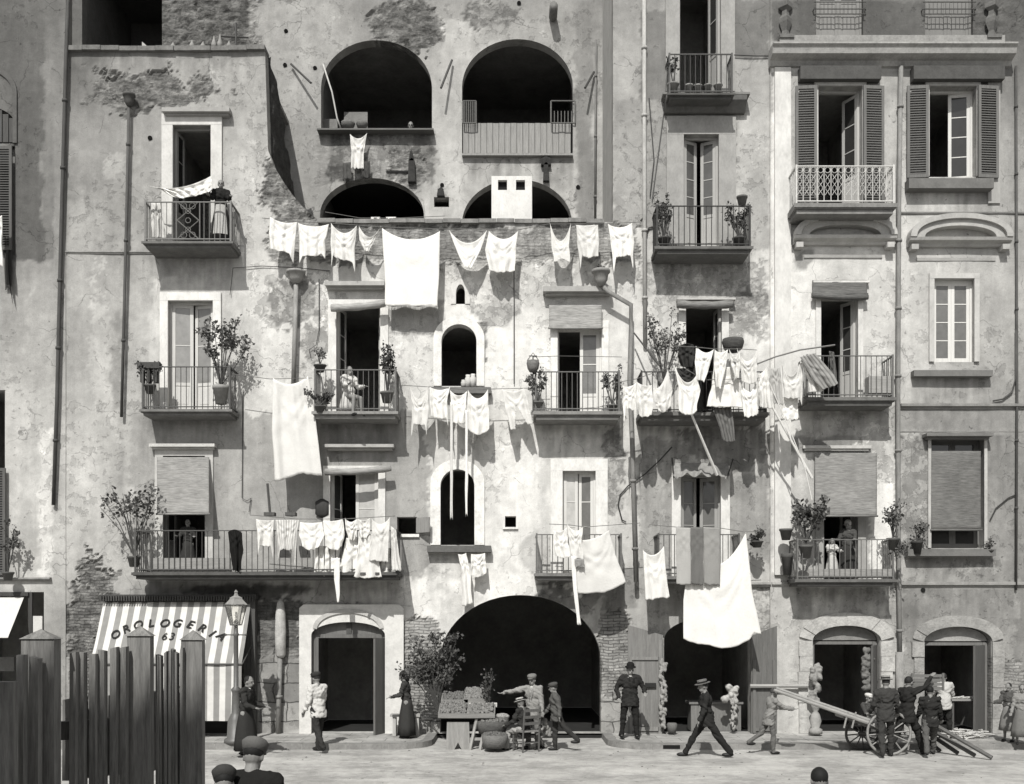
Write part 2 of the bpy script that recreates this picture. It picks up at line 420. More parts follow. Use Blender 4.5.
def outline(o):                     # opening polygon in px (closed), o = (x0,x1,ytop,ybot,rise)
    x0,x1,yt,yb,rise = o
    pts = [(x0,yb),(x0,yt+rise)]
    if rise > 0:
        n = 24; cx = (x0+x1)/2; rx = (x1-x0)/2
        for i in range(1, n):
            a = math.pi*(1-i/n)
            pts.append((cx+rx*math.cos(a), yt+rise-rise*math.sin(a)))
    else: pass
    pts += [(x1,yt+rise),(x1,yb)]
    return pts
def inpoly(px, py, poly):
    ins = np.zeros(px.shape, bool); n = len(poly)
    for i in range(n):
        x1,y1 = poly[i]; x2,y2 = poly[(i+1)%n]
        if y1 == y2: continue
        c = ((y1 > py) != (y2 > py)) & (px < (x2-x1)*(py-y1)/(y2-y1)+x1)
        ins ^= c
    return ins
def near(p, poly):
    best = 1e9; bp = p
    for i in range(len(poly)):
        a = poly[i]; b = poly[(i+1)%len(poly)]
        dx,dy = b[0]-a[0], b[1]-a[1]; L = dx*dx+dy*dy
        if L < 1e-9: continue
        t = max(0, min(1, ((p[0]-a[0])*dx+(p[1]-a[1])*dy)/L)); q = (a[0]+dx*t, a[1]+dy*t)
        d = math.hypot(p[0]-q[0], p[1]-q[1])
        if d < best: best, bp = d, q
    return best, bp
def wall(wid, name, x0, x1, yt, yb, Y, openings, cuts, thick, parent, cell=.05):
    cpx = cell*F/(CAMD+Y)
    def lines(a, b, extra):
        g = list(np.linspace(a, b, int((b-a)/cpx)+1)); e = sorted(set(q for q in extra if a < q < b))
        g = [q for q in g if q in (a,b) or all(abs(q-w) > cpx*.45 for w in e)]
        return np.array(sorted(set(g+e)))
    ex = []; ey = []
    for o in openings: ex += [o[0],o[1]]; ey += [o[2], o[3], o[2]+o[4]] if o[4] == 0 else [o[3], o[2]+o[4]]
    for c in cuts:
        ex += [p[0] for p in c if x0 < p[0] < x1][:0]
    gx = lines(x0, x1, ex+[q for c in cuts for q in (min(p[0] for p in c), max(p[0] for p in c))]); gy = lines(yt, yb, ey)
    nx, ny = len(gx), len(gy)
    VX, VY = np.meshgrid(gx, gy)
    CX, CY = np.meshgrid((gx[1:]+gx[:-1])/2, (gy[1:]+gy[:-1])/2)
    keep = np.ones(CX.shape, bool); polys = [outline(o) for o in openings]+list(cuts)
    who = -np.ones(CX.shape, int)
    for i, p in enumerate(polys):
        m_ = inpoly(CX, CY, p); keep &= ~m_; who[m_] = i
    pk = np.pad(keep, 1, constant_values=False); pw = np.pad(who, 1, constant_values=-1)
    anyk = pk[:-1,:-1]|pk[1:,:-1]|pk[:-1,1:]|pk[1:,1:]
    allk = pk[:-1,:-1]&pk[1:,:-1]&pk[:-1,1:]&pk[1:,1:]
    bnd = anyk & ~allk
    wmax = np.maximum(np.maximum(pw[:-1,:-1],pw[1:,:-1]), np.maximum(pw[:-1,1:],pw[1:,1:]))
    for j, i in zip(*np.nonzero(bnd & (wmax >= 0))):
        d, q = near((VX[j,i],VY[j,i]), polys[wmax[j,i]])
        if d < cpx*1.1: VX[j,i], VY[j,i] = q
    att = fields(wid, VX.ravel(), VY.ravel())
    s = (CAMD+Y)/F
    X = (VX.ravel()-512)*s; Z = CAMH-(VY.ravel()-HY)*s
    dn = (vnoise(X*3.1+50, Z*3.1+50, 21, 4, .6)-.45)
    dn2 = (vnoise(X*.55+50, Z*.55+50, 22, 3, .6)-.5)*.05
    disp = att['rubble']*(dn*.22+.03)+np.clip(att['brick'],0,1)*.03+dn2
    Yv = Y+np.where(bnd.ravel(), np.minimum(disp*.3,.01), disp)
    idx = -np.ones(nx*ny, int); used = np.nonzero(anyk.ravel())[0]; idx[used] = np.arange(len(used))
    V = [ (X[k],Yv[k],Z[k]) for k in used ]
    faces = []; nb = len(used); back = {}
    def bk(k):
        if k not in back:
            back[k] = len(V); V.append((X[k], Y+thick, Z[k])); extra.append(k)
        return back[k]
    extra = []
    for j in range(ny-1):
        for i in range(nx-1):
            if keep[j,i]:
                a = j*nx+i; faces.append((idx[a+nx], idx[a+nx+1], idx[a+1], idx[a]))
    for j in range(ny-1):
        for i in range(nx-1):
            if not keep[j,i]: continue
            a = j*nx+i
            for (dj,di,u,w) in ((-1,0,a,a+1),(0,1,a+1,a+nx+1),(1,0,a+nx+1,a+nx),(0,-1,a+nx,a)):
                if not pk[j+1+dj, i+1+di]:
                    faces.append((idx[u], idx[w], bk(w), bk(u)))
    off = Vector((0,0,0)); q = parent
    while q: off += q.location; q = q.parent
    me = bpy.data.meshes.new(name)
    me.from_pydata([(a-off.x,b-off.y,c-off.z) for a,b,c in V], [], faces)
    order = list(used)+extra
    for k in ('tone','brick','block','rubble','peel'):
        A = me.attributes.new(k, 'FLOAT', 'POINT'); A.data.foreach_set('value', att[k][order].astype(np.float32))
    me.materials.append(plaster()); me.update()
    o = bpy.data.objects.new(name, me); COL.objects.link(o); o.parent = parent
    return o
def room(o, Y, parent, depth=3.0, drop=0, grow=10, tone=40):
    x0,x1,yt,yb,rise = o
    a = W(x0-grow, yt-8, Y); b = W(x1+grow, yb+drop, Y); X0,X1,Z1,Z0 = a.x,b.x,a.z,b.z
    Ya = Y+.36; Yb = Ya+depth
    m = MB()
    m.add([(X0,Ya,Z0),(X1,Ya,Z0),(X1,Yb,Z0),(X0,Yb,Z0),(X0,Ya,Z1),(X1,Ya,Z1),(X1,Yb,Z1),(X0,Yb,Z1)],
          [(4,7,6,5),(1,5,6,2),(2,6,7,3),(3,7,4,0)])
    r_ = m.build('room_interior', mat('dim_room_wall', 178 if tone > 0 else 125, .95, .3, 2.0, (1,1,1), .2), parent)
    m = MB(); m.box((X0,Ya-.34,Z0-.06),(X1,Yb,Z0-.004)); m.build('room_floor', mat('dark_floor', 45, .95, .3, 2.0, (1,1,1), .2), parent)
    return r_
SUN=4.7; SKY=.17; EXPO=0.03; OPPH=17.14
# ------------------------------------------------------------------ buildings
XL, XR = -160, 1190
f_ops = [(-40,16,146,300,0)]
f_arch = (-28,17,107,146,22)
lb = thing('tenement_building', 'dark plastered tenement at the far left edge, cut by the frame', 'building', (WX(-50),0,.12), 'tenement facades')
mb_ = thing('tenement_building', 'wide peeling tenement with the big dark archway, recessed arches and roof terrace', 'building', (WX(400),0,.12), 'tenement facades')
rb = thing('tenement_building', 'neater tenement at right with moulded cornice, louvred shutters and curved pediments', 'building', (WX(900),0,.12), 'tenement facades')

A = {   # main front wall openings  (x0,x1,top,bottom,rise)
 'd1':(173,212,126,243,0), 'd2':(168,214,301,409,0), 'd3':(163,206,456,574,0), 'd3b':(330,379,468,574,0),
 'd4':(336,381,303,412,0), 'w1':(441,477,324,386,17), 'w2':(440,475,469,545,17), 'ov':(455,466,284,304,10),
 'sq':(397,417,517,534,0), 'sq2':(505,516,516,527,0),
 'd5':(557,602,328,413,0), 'd6':(562,596,471,574,0), 'd7':(683,719,135,246,0), 'd8':(679,721,-60,92,0),
 'd9':(685,722,304,412,0), 'd10':(680,721,475,577,0),
 'shop':(106,244,603,733,0), 'door':(311,386,621,733,14), 'arch':(440,601,595,733,66), 'dst':(664,751,618,733,22),
}
up = [(60,-200),(60,50),(265,50),(268,150),(274,166),(283,181),(292,194),(302,206),(313,216),(322,222),(613,222),(613,-200)]
A_ops = list(A.values())
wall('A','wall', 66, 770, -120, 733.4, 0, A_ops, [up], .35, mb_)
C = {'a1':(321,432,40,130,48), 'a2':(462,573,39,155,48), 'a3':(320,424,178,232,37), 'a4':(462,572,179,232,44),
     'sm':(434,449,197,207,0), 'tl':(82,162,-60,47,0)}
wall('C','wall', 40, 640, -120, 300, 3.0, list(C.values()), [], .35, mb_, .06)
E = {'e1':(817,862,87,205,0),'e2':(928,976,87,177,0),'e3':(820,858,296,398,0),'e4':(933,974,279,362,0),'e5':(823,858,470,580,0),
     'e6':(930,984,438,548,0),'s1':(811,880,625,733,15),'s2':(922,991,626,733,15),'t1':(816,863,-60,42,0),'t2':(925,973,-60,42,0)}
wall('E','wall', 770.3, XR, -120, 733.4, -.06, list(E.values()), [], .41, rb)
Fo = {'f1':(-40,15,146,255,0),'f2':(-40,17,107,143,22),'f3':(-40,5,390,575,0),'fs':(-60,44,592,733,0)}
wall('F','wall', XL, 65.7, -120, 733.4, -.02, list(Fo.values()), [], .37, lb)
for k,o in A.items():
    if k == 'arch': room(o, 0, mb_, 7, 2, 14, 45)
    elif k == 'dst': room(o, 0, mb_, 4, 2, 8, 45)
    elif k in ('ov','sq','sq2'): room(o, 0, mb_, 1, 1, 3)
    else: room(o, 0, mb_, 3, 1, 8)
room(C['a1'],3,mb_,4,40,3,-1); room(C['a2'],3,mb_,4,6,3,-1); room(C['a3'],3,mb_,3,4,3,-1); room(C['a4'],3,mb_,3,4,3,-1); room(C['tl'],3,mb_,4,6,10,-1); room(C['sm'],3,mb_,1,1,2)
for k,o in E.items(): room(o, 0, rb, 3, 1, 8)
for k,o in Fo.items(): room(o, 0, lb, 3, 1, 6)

# terraces, side wall and roofs
m = MB(); m.box((WX(320),.34,WZ(250)),(WX(612),3.02,WZ(254))); m.build('terrace_floor', stone(150), mb_)
m = MB(); m.box((WX(66),.34,WZ(62)),(WX(262),3.02,WZ(66))); m.build('terrace_floor', stone(140), mb_)
# ragged wing wall between the two terraces
def wing():
    prof = [(.0,52),(.4,60),(.8,72),(1.2,92),(1.6,108),(2.0,130),(2.4,150),(2.8,172),(3.0,182)]
    x0, x1 = WX(259), WX(266)
    ny, nz = 22, 60; V = []; Fc = []
    zb = WZ(250)
    for side in (0,1):
        for j in range(ny+1):
            y = .34+(3.0-.34)*j/ny
            py = np.interp(y, [p[0] for p in prof], [p[1] for p in prof]); zt = WZ(py)+.34*(mnoise.noise(Vector((y*2.5,3,side*.3)))+.5*mnoise.noise(Vector((y*8,1,0))))
            for i in range(nz+1):
                z = zb+(zt-zb)*i/nz
                dx = .09*mnoise.noise(Vector((y*2,z*2,side*9)))+.04*mnoise.noise(Vector((y*8,z*8,side*9)))
                V.append(((x1+.05+dx*1.4+.13*y/3) if side else x0+dx*.3, y, z))
    M = (ny+1)*(nz+1)
    for j in range(ny):
        for i in range(nz):
            a = j*(nz+1)+i; Fc += [(a,a+nz+1,a+nz+2,a+1),(M+a,M+a+1,M+a+nz+2,M+a+nz+1)]
    for j in range(ny):
        a = j*(nz+1)+nz; Fc.append((a,a+nz+1,M+a+nz+1,M+a))
    for i in range(nz):
        a = ny*(nz+1)+i; Fc.append((a,M+a,M+a+1,a+1)); a = i; Fc.append((a,a+1,M+a+1,M+a))
    mb2 = MB(); mb2.add(V, Fc); mb2.build('wing_wall', mat('rubble_masonry', 72, .95, .45, 4, (1,1,1), .9, .06), mb_, True)
wing()
m = MB(); m.box((WX(613)+.01,.35,WZ(222)),(WX(613)+.3,3.0,WZ(-120))); m.build('side_wall', stone(185), mb_)
# copings
def coping(x0,x1,py,h,Y0,Y1,t,parent,name='coping'):
    m = MB(); n = int((WX(x1)-WX(x0))/.45)+1; X0 = WX(x0); dx = (WX(x1)-X0)/n
    for i in range(n):
        j = random.uniform(-.012,.012); k = random.uniform(-.02,.02)
        m.box((X0+i*dx, Y0+k, WZ(py+h)+j), (X0+(i+1)*dx-.008, Y1, WZ(py)+j))
    return m.build(name, stone(t,.4), parent)
coping(66,266,47.5,4.5,-.10,.36,120,mb_)
coping(318,604,219.5,4,-.07,.36,135,mb_)

# string courses, cornices
def course(px0,px1,py0,py1,proud,t,parent,name='string_course',Y=0):
    m = MB(); z1 = WZ(py0,Y); z0 = WZ(py1,Y)
    m.profx([(Y+.02,z0),(Y-proud*.5,z0),(Y-proud*.6,z0+(z1-z0)*.35),(Y-proud,z0+(z1-z0)*.5),(Y-proud,z1-.01),(Y-proud*.8,z1),(Y+.02,z1)], WX(px0,Y), WX(px1,Y))
    return m.build(name, stone(t,.3), parent)
course(66,155,251.5,254,.05,150,mb_)
course(XL,52,577.5,581,.14,150,lb)
course(740,800,583,588,.12,165,mb_) if False else None
course(700,770,582,587,.12,170,mb_); course(771,797,582,587,.12,180,rb); course(894,XR,582,588,.14,150,rb)
course(899,XR,404.5,410,.16,140,rb); course(899,XR,418,421,.05,150,rb); course(899,XR,431,434.5,.07,135,rb)
course(899,XR,213,217,.10,120,rb); course(771,899,226,229,.04,170,rb)
course(899,XR,226,229,.04,140,rb)
# main cornice of the right building
m = MB(); z = lambda p: WZ(p)
m.profx([(-.04,z(70)),(-.14,z(69)),(-.20,z(65)),(-.42,z(62.5)),(-.46,z(57)),(-.52,z(55)),(-.52,z(53.5)),(-.04,z(53))], WX(768), WX(1008))
m.profx([(-.04,z(53)),(-.30,z(53)),(-.30,z(50)),(-.22,z(49)),(-.04,z(49))], WX(770), WX(1006))
m.build('cornice', stone(165,.3), rb)
m = MB(); m.profx([(.0,z(49)),(-.26,z(49)),(-.26,z(41)),(0,z(41))], WX(777), WX(1000)); m.build('parapet_base', stone(150,.3), rb)
for cx in (785.5, 992):
    m = MB(); X = WX(cx,-.14)
    m.lathe((X,-.14,WZ(49,-.14)), [(.15,.20),(.15,.30),(.10,.33),(.08,.42),(.15,.62),(.15,.72),(.09,.80),(.08,.9),(.17,.97),(.17,1.08),(.10,1.10)], 4)
    m.box((X-.17,-.3,WZ(44)),(X+.17,-.02,WZ(49)+.2)); m.build('baluster', stone(110,.3), rb)
# pilasters
m = MB(); m.box((WX(773.5),-.14,WZ(575)),(WX(789.5),-.05,WZ(70))); m.build('pilaster', mat('limewashed_plaster', 216, .9, .2, 3, (1,1,.5), .5, .015), rb)
m = MB(); m.box((WX(988,-.1),-.12,WZ(205)),(WX(1000,-.1),-.05,WZ(70))); m.build('pilaster', mat('limewashed_plaster', 165, .9, .16, 4, (1,1,.5), .4, .01), rb)

# ---- curved pediments
def pediment(x0,x1,yt,yb,t):
    m = MB(); cx=(x0+x1)/2
    def arc(w,h,base,n=22): return [(WX(cx-w*math.cos(math.pi*i/n)), WZ(base-h*math.sin(math.pi*i/n)**.85)) for i in range(n+1)]
    W2=(x1-x0)/2
    base = yb-9
    m.ring(arc(W2-15,(base-yt)-11,base), arc(W2-3,(base-yt)-2,base), -.30,-.03)
    m.ring(arc(W2-6,(base-yt)-5,base-.3), arc(W2,(base-yt),base-.3), -.38,-.05)
    z0,z1 = WZ(yb-2), WZ(base)
    m.profx([(-.05,z0),(-.16,z0),(-.2,z0+.06),(-.33,z0+.1),(-.36,z1),(-.05,z1)], WX(x0), WX(x1))
    for s,xx in ((0,x0+2),(1,x1-9)): m.box((WX(xx),-.3,z0-.10),(WX(xx+7),-.05,z0+.02))
    m.build('pediment', stone(t,.2), rb)
pediment(791,892,218,249,190); pediment(905,1006,219,251,175)
m = MB(); m.box((WX(803),-.09,WZ(259)),(WX(881),-.05,WZ(256))); m.box((WX(915),-.09,WZ(262)),(WX(994),-.05,WZ(259))); m.build('moulding', stone(160), rb)

# ---- stone frames round openings
def frame(x0,x1,y0,y1,w,proud,t,parent,Y=0,head=None,name='stone_surround',var=.2):
    m = MB(); hw = head if head is not None else w
    Y1 = Y+.002 if parent is not rb else Y-.02
    a = lambda px,py: (WX(px,Y),WZ(py,Y))
    (X0,Z1),(X1,Z0) = a(x0,y0),a(x1,y1); q = w/42; h = hw/42
    m.box((X0-q,Y-proud,Z0),(X0,Y1,Z1)); m.box((X1,Y-proud,Z0),(X1+q,Y1,Z1)); m.box((X0-q,Y-proud-.004,Z1),(X1+q,Y1,Z1+h))
    return m.build(name, mat('painted_stone', t, .9, var, 4, (1,1,.6), .5, .012), parent)
frame(173.5,211.5,126,243,11,.07,208,mb_); frame(168.5,213.5,301,409,8,.06,228,mb_)
frame(336.5,380.5,308,412,8,.05,225,mb_); frame(557.5,601.5,328,413,7,.05,235,mb_); frame(562.5,595.5,471,574,12,.05,228,mb_)
frame(683.5,718.5,135,246,17,.05,160,mb_,head=18); frame(679.5,720.5,-60,92,14,.05,160,mb_); frame(685.5,721.5,306,412,7,.05,220,mb_)
frame(680.5,720.5,475,577,9,.05,225,mb_); frame(330.5,378.5,473,574,7,.05,222,mb_); frame(163.5,205.5,456,574,8,.05,200,mb_)
frame(817.5,861.5,87,204,4,.07,190,rb,-.06); frame(928.5,975.5,87,177,4,.07,180,rb,-.06)
frame(820.5,857.5,296,398,5,.05,215,rb,-.06); frame(933.5,973.5,279,362,5,.06,190,rb,-.06); frame(930.5,983.5,438,548,3,.05,185,rb,-.06,head=0)
frame(823.5,857.5,470,580,8,.04,170,rb,-.06)
# small heads / ledges above openings
def ledge(x0,x1,y0,y1,proud,t,parent,Y=0,name='lintel_ledge'):
    m = MB(); m.box((WX(x0,Y),Y-proud,WZ(y1,Y)),(WX(x1,Y),Y+.02,WZ(y0,Y))); m.box((WX(x0+2,Y),Y-proud*.6,WZ(y1+2,Y)),(WX(x1-2,Y),Y+.02,WZ(y1,Y)))
    return m.build(name, stone(t,.2), parent)
ledge(165,232,112,116,.24,165,mb_); ledge(327,386,285,289,.30,175,mb_); ledge(543,611,290,295,.30,170,mb_)
ledge(152,217,445,448,.22,200,mb_); ledge(327,395,446,449,.30,180,mb_)
ledge(661,747,99,101,.34,130,mb_); ledge(676,734,300,302,.2,190,mb_)
ledge(812,868,282,284,.12,215,rb,-.06); ledge(802,870,446,449,.1,190,rb,-.06); ledge(922,988,435,438,.3,120,rb,-.06)
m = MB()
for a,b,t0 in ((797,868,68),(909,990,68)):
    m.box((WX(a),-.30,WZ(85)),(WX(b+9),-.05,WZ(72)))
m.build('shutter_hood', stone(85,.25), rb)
# arched window surrounds
def arched(x0,x1,yt,rise,yb,w,proud,t,parent,Y=0,name='arch_surround'):
    o = outline((x0,x1,yt,yb,rise)); q = outline((x0-w,x1+w,yt-w,yb,rise+w*.7))
    m = MB(); m.ring([(WX(a,Y),WZ(b,Y)) for a,b in o],[(WX(a,Y),WZ(b,Y)) for a,b in q], Y-proud, Y+(.002 if parent is not rb else -.02))
    return m.build(name, mat('limewashed_plaster', t, .9, .26, 4.5, (1,1,.8), .7, .02), parent)
arched(441.5,476.5,324.5,17,386,8,.035,232,mb_); arched(440.5,474.5,469.5,17,545,10,.05,235,mb_)
arched(456,465,284.5,9.5,304,5,.02,215,mb_)

def voussoirs(x0,x1,yt,rise,yb,w,t):
    I=outline((x0,x1,yt,yb,rise)); O=outline((x0-w,x1+w,yt-w,yb,rise+w*.7)); r=random.Random(int(x0))
    arcI,arcO=I[1:-1],O[1:-1]
    def blk(i0,i1,o0,o1):
        p=.055+r.uniform(-.012,.014); m=MB(); m.ring(i0,i1,0,0) if False else None
        Y0=-.06-p; Y1=-.05; m.add([(WX(a),y,WZ(b)) for y in (Y0,Y1) for a,b in (*i0,*reversed(o0))],[tuple(range(len(i0)*2)),tuple(range(len(i0)*4-1,len(i0)*2-1,-1))]+[(k,(k+1)%(len(i0)*2),(k+1)%(len(i0)*2)+len(i0)*2,k+len(i0)*2) for k in range(len(i0)*2)])
        return m
    M=MB(); n=len(arcI)-1; step=3
    for k in range(0,n-n%1,step):
        e=min(k+step,n); m=blk(arcI[k:e+1],None,arcO[k:e+1],None); M.add(m.v,m.f)
    for s in (0,1):
        xi=x0 if s==0 else x1; xo=x0-w if s==0 else x1+w; ya=yt+rise; N=6
        for k in range(N):
            y0=ya+(yb-ya)*k/N+.15; y1=ya+(yb-ya)*(k+1)/N-.1; p=.055+r.uniform(-.012,.014); M.box((WX(xi),-.06-p,WZ(y1)),(WX(xo+r.uniform(-1.5,1.5)),-.05,WZ(y0)))
    M.build('arch_surround', mat('weathered_ashlar', t,.92,.34,3.2,(1,1,1),.9,.03), rb)
voussoirs(811.5,879.5,625.5,15,733,13,186); voussoirs(922.5,990.5,626.5,15,733,11,160)
# square headed stone portal round the arched door
o = outline((312,385.5,622,733.2,13)); q = [(300,733.2),(300,608)]+[(300+104*i/24.,604.5) for i in range(1,24)]+[(404,608),(404,733.2)]
m = MB(); m.ring([(WX(a),WZ(b)) for a,b in o],[(WX(a),WZ(b)) for a,b in q], -.10, .002)
for i in range(7): pass
m.build('stone_portal', mat('painted_stone', 222, .9, .16, 4, (1,1,1), .6, .015), mb_)
m = MB(); oo = outline((318,380,613,640,16))[1:-1]; o2 = outline((314,384,609,640,19))[1:-1]
m.ring([(WX(a),WZ(b)) for a,b in oo],[(WX(a),WZ(b)) for a,b in o2], -.14,-.098); m.build('arch_moulding', stone(190), mb_)
# sills
def sill(x0,x1,y0,y1,proud,t,parent,Y=0):
    m = MB(); m.box((WX(x0,Y-proud),Y-proud,WZ(y1,Y-proud)),(WX(x1,Y-proud),Y+.05,WZ(y0,Y-proud))); return m.build('window_sill', stone(t,.2), parent)
sill(431,491,387,393,.22,120,mb_); sill(427,491,545.5,552,.24,105,mb_); sill(395,419,534,537,.06,235,mb_); sill(503,518,527,529,.05,235,mb_)
sill(914,993,370,376,.22,120,rb,-.06); sill(908,996,549,556,.26,115,rb,-.06); sill(909,994,178,188,.28,115,rb,-.06)

# ---- windows
def xf(hx, Y, ang, side):
    # local frame: x from hinge towards closing edge, y depth
    M = Matrix.Translation((hx, Y, 0)) @ Matrix.Rotation(ang, 4, 'Z')
    if side < 0: M = M @ Matrix.Scale(-1, 4, (1,0,0))
    return M
def leaf(parent, hx, w, z0, z1, Y, side, ang, tone, gt, rows=3, panel=.28, name='casement'):
    M = xf(hx, Y, -ang*side if False else (ang if side > 0 else -ang), side)
    st = min(.075, w*.2); h = z1-z0
    m = MB(); m.T = M; d = .04
    m.box((0,0,z0),(st,d,z1)); m.box((w-st,0,z0),(w,d,z1)); m.box((st,0,z1-st),(w-st,d,z1)); m.box((st,0,z0),(w-st,d,z0+st*1.2))
    zp = z0+h*panel
    if panel > 0:
        m.box((st,0,zp-st*.5),(w-st,d,zp+st*.5)); m.box((st,.012,z0+st),(w-st,d-.01,zp-st*.4)); m.box((st+.04,.004,z0+st+.05),(w-st-.04,d-.004,zp-st*.5-.05))
        g0 = zp+st*.5
    else: g0 = z0+st
    for r in range(1, rows):
        zz = g0+(z1-st-g0)*r/rows; m.box((st,.006,zz-.011),(w-st,d-.006,zz+.011))
    m.build(name, wood(tone, True, .1), parent)
    g = MB(); g.T = M; g.box((st-.005,.016,g0),(w-st+.005,.022,z1-st)); g.build('pane', glassm(gt), parent)
def window(o, parent, Y=0, tone=200, leaves=((1,0,.5,70),(-1,0,.5,70)), rows=3, panel=.28, back=.14, fr=None, name='window'):
    x0,x1,yt,yb,rise = o
    YY = Y+back; X0,X1 = WX(x0,Y),WX(x1,Y); Z1,Z0 = WZ(max(yt,-60),Y),WZ(yb,Y)
    if parent is rb: X0,X1,Z1,Z0 = WX(x0,-.06),WX(x1,-.06),WZ(max(yt,-60),-.06),WZ(yb,-.06)
    m = MB(); t = .05
    m.box((X0,YY,Z0),(X0+t,YY+.07,Z1)); m.box((X1-t,YY,Z0),(X1,YY+.07,Z1)); m.box((X0+t,YY,Z1-t),(X1-t,YY+.07,Z1))
    w_ = m.build(name, wood(fr or tone, True, .1), parent)
    for side, ang, frac, gt in leaves:
        wid = (X1-X0-2*t)*frac-.004
        hx = X0+t+.002 if side > 0 else X1-t-.002
        leaf(w_, hx, wid, Z0+.03, Z1-t, YY+.012, side, R(ang), tone, gt, rows, panel)
    return w_
window(A['d1'], mb_, tone=165, leaves=((1,82,.5,50),(-1,88,.5,50)))
window(A['d2'], mb_, tone=210, leaves=((1,6,.5,150),(-1,14,.5,135)), rows=2, panel=.24)
window(A['d3'], mb_, tone=160, leaves=((1,80,.5,60),(-1,80,.5,60)))
window(A['d3b'], mb_, tone=215, leaves=((1,75,.5,90),(-1,4,.5,190)), rows=2)
window(A['d4'], mb_, tone=200, leaves=((1,78,.5,70),(-1,80,.5,70)))
window(A['d5'], mb_, tone=225, leaves=((1,86,.5,60),(-1,3,.48,120)), rows=2, panel=.22)
window(A['d6'], mb_, tone=220, leaves=((1,3,.48,205),(-1,8,.5,120)), rows=3, panel=.2)
window(A['d7'], mb_, tone=175, leaves=((1,28,.5,90),(-1,28,.5,90)), rows=4, panel=.3)
window(A['d8'], mb_, tone=170, leaves=((1,85,.5,60),(-1,70,.5,60)))
window(A['d9'], mb_, tone=190, leaves=((1,80,.5,60),(-1,82,.5,60)))
window(A['d10'], mb_, tone=165, leaves=((1,25,.5,100),(-1,25,.5,110)))
window(E['e1'], rb, tone=190, leaves=((1,86,.5,60),(-1,62,.5,60)))
window(E['e2'], rb, tone=215, leaves=((1,88,.5,60),(-1,10,.48,45)), rows=4, panel=0)
window(E['e3'], rb, tone=190, leaves=((1,84,.5,60),(-1,60,.5,60)))
window(E['e4'], rb, tone=222, leaves=((1,0,.5,110),(-1,0,.5,110)), rows=4, panel=0, back=.06)
window(E['e5'], rb, tone=150, leaves=((1,84,.5,60),(-1,50,.5,60)))
window(E['e6'], rb, tone=120, leaves=((1,0,.5,60),(-1,0,.5,60)), rows=3, panel=0, back=.2)
window(E['t1'], rb, tone=140, leaves=((1,0,.5,60),(-1,0,.5,60)), rows=5, panel=.42, back=.05)
window(E['t2'], rb, tone=130, leaves=((1,0,.5,90),(-1,0,.5,90)), rows=3, panel=.44, back=.05)
window(Fo['f1'], lb, tone=120, leaves=((1,0,.5,60),(-1,0,.5,60)))
# small square window shutter
m = MB(); m.T = xf(WX(417),-.01,R(-40),1); m.box((0,-.03,WZ(533)),(.42,.01,WZ(518))); m.build('small_shutter', wood(150), mb_)

# ---- louvred shutters folded back on the wall
def shutter(parent, x0,x1,y0,y1,Y,tone,ang=0,hinge='l'):
    X0,X1,Z1,Z0 = WX(x0,Y),WX(x1,Y),WZ(y0,Y),WZ(y1,Y); w = X1-X0
    M = Matrix.Translation((X0 if hinge=='l' else X1, Y, 0)) @ Matrix.Rotation(R(ang),4,'Z')
    if hinge != 'l': M = M @ Matrix.Scale(-1,4,(1,0,0))
    s = .065; m = MB(); m.T = M
    m.box((0,-.02,Z0),(s,.025,Z1)); m.box((w-s,-.02,Z0),(w,.025,Z1))
    for zz in (Z0, Z1-s*1.2): m.box((s,-.018,zz),(w-s,.023,zz+s*1.2))
    sh = m.build('shutter', wood(tone), parent)
    l = MB(); l.T = M; n = int((Z1-Z0)/.062)
    for i in range(n):
        z_ = Z0+s*1.2+(Z1-Z0-s*2.4)*(i+.5)/n
        l.add([(s,-.02,z_-.022),(w-s,-.02,z_-.022),(w-s,.02,z_+.02),(s,.02,z_+.02),(s,-.02,z_-.014),(w-s,-.02,z_-.014),(w-s,.02,z_+.028),(s,.02,z_+.028)],
              [(0,3,2,1),(4,5,6,7),(0,1,5,4),(1,2,6,5),(2,3,7,6),(3,0,4,7)])
    l.build('louvres', wood(tone-10, False), sh)
shutter(rb,795.5,816.5,86,205,-.17,112,-4,'l'); shutter(rb,863,884,86,205,-.17,112,4,'r')
shutter(rb,907,928,86,178,-.17,112,-5,'l'); shutter(rb,977.5,998.5,86,178,-.17,112,5,'r')
shutter(lb,-12,12,146,250,-.14,95); shutter(lb,-20,5.5,468,575,-.14,95)
m = MB()  # diagonal boards over the far left arch window
for i in range(6): m.box((WX(-22+i*6.4),-.045,WZ(143)),(WX(-16.4+i*6.4),-.022,WZ(111+abs(i-3)*4)))
m.build('fanlight_boards', wood(80), lb)
m = MB(); m.ring([(WX(a),WZ(b)) for a,b in outline((-38,14,72,144,24))],[(WX(a),WZ(b)) for a,b in outline((-42,18,67,144,27))],-.07,-.02); m.build('arch_surround', stone(95), lb)

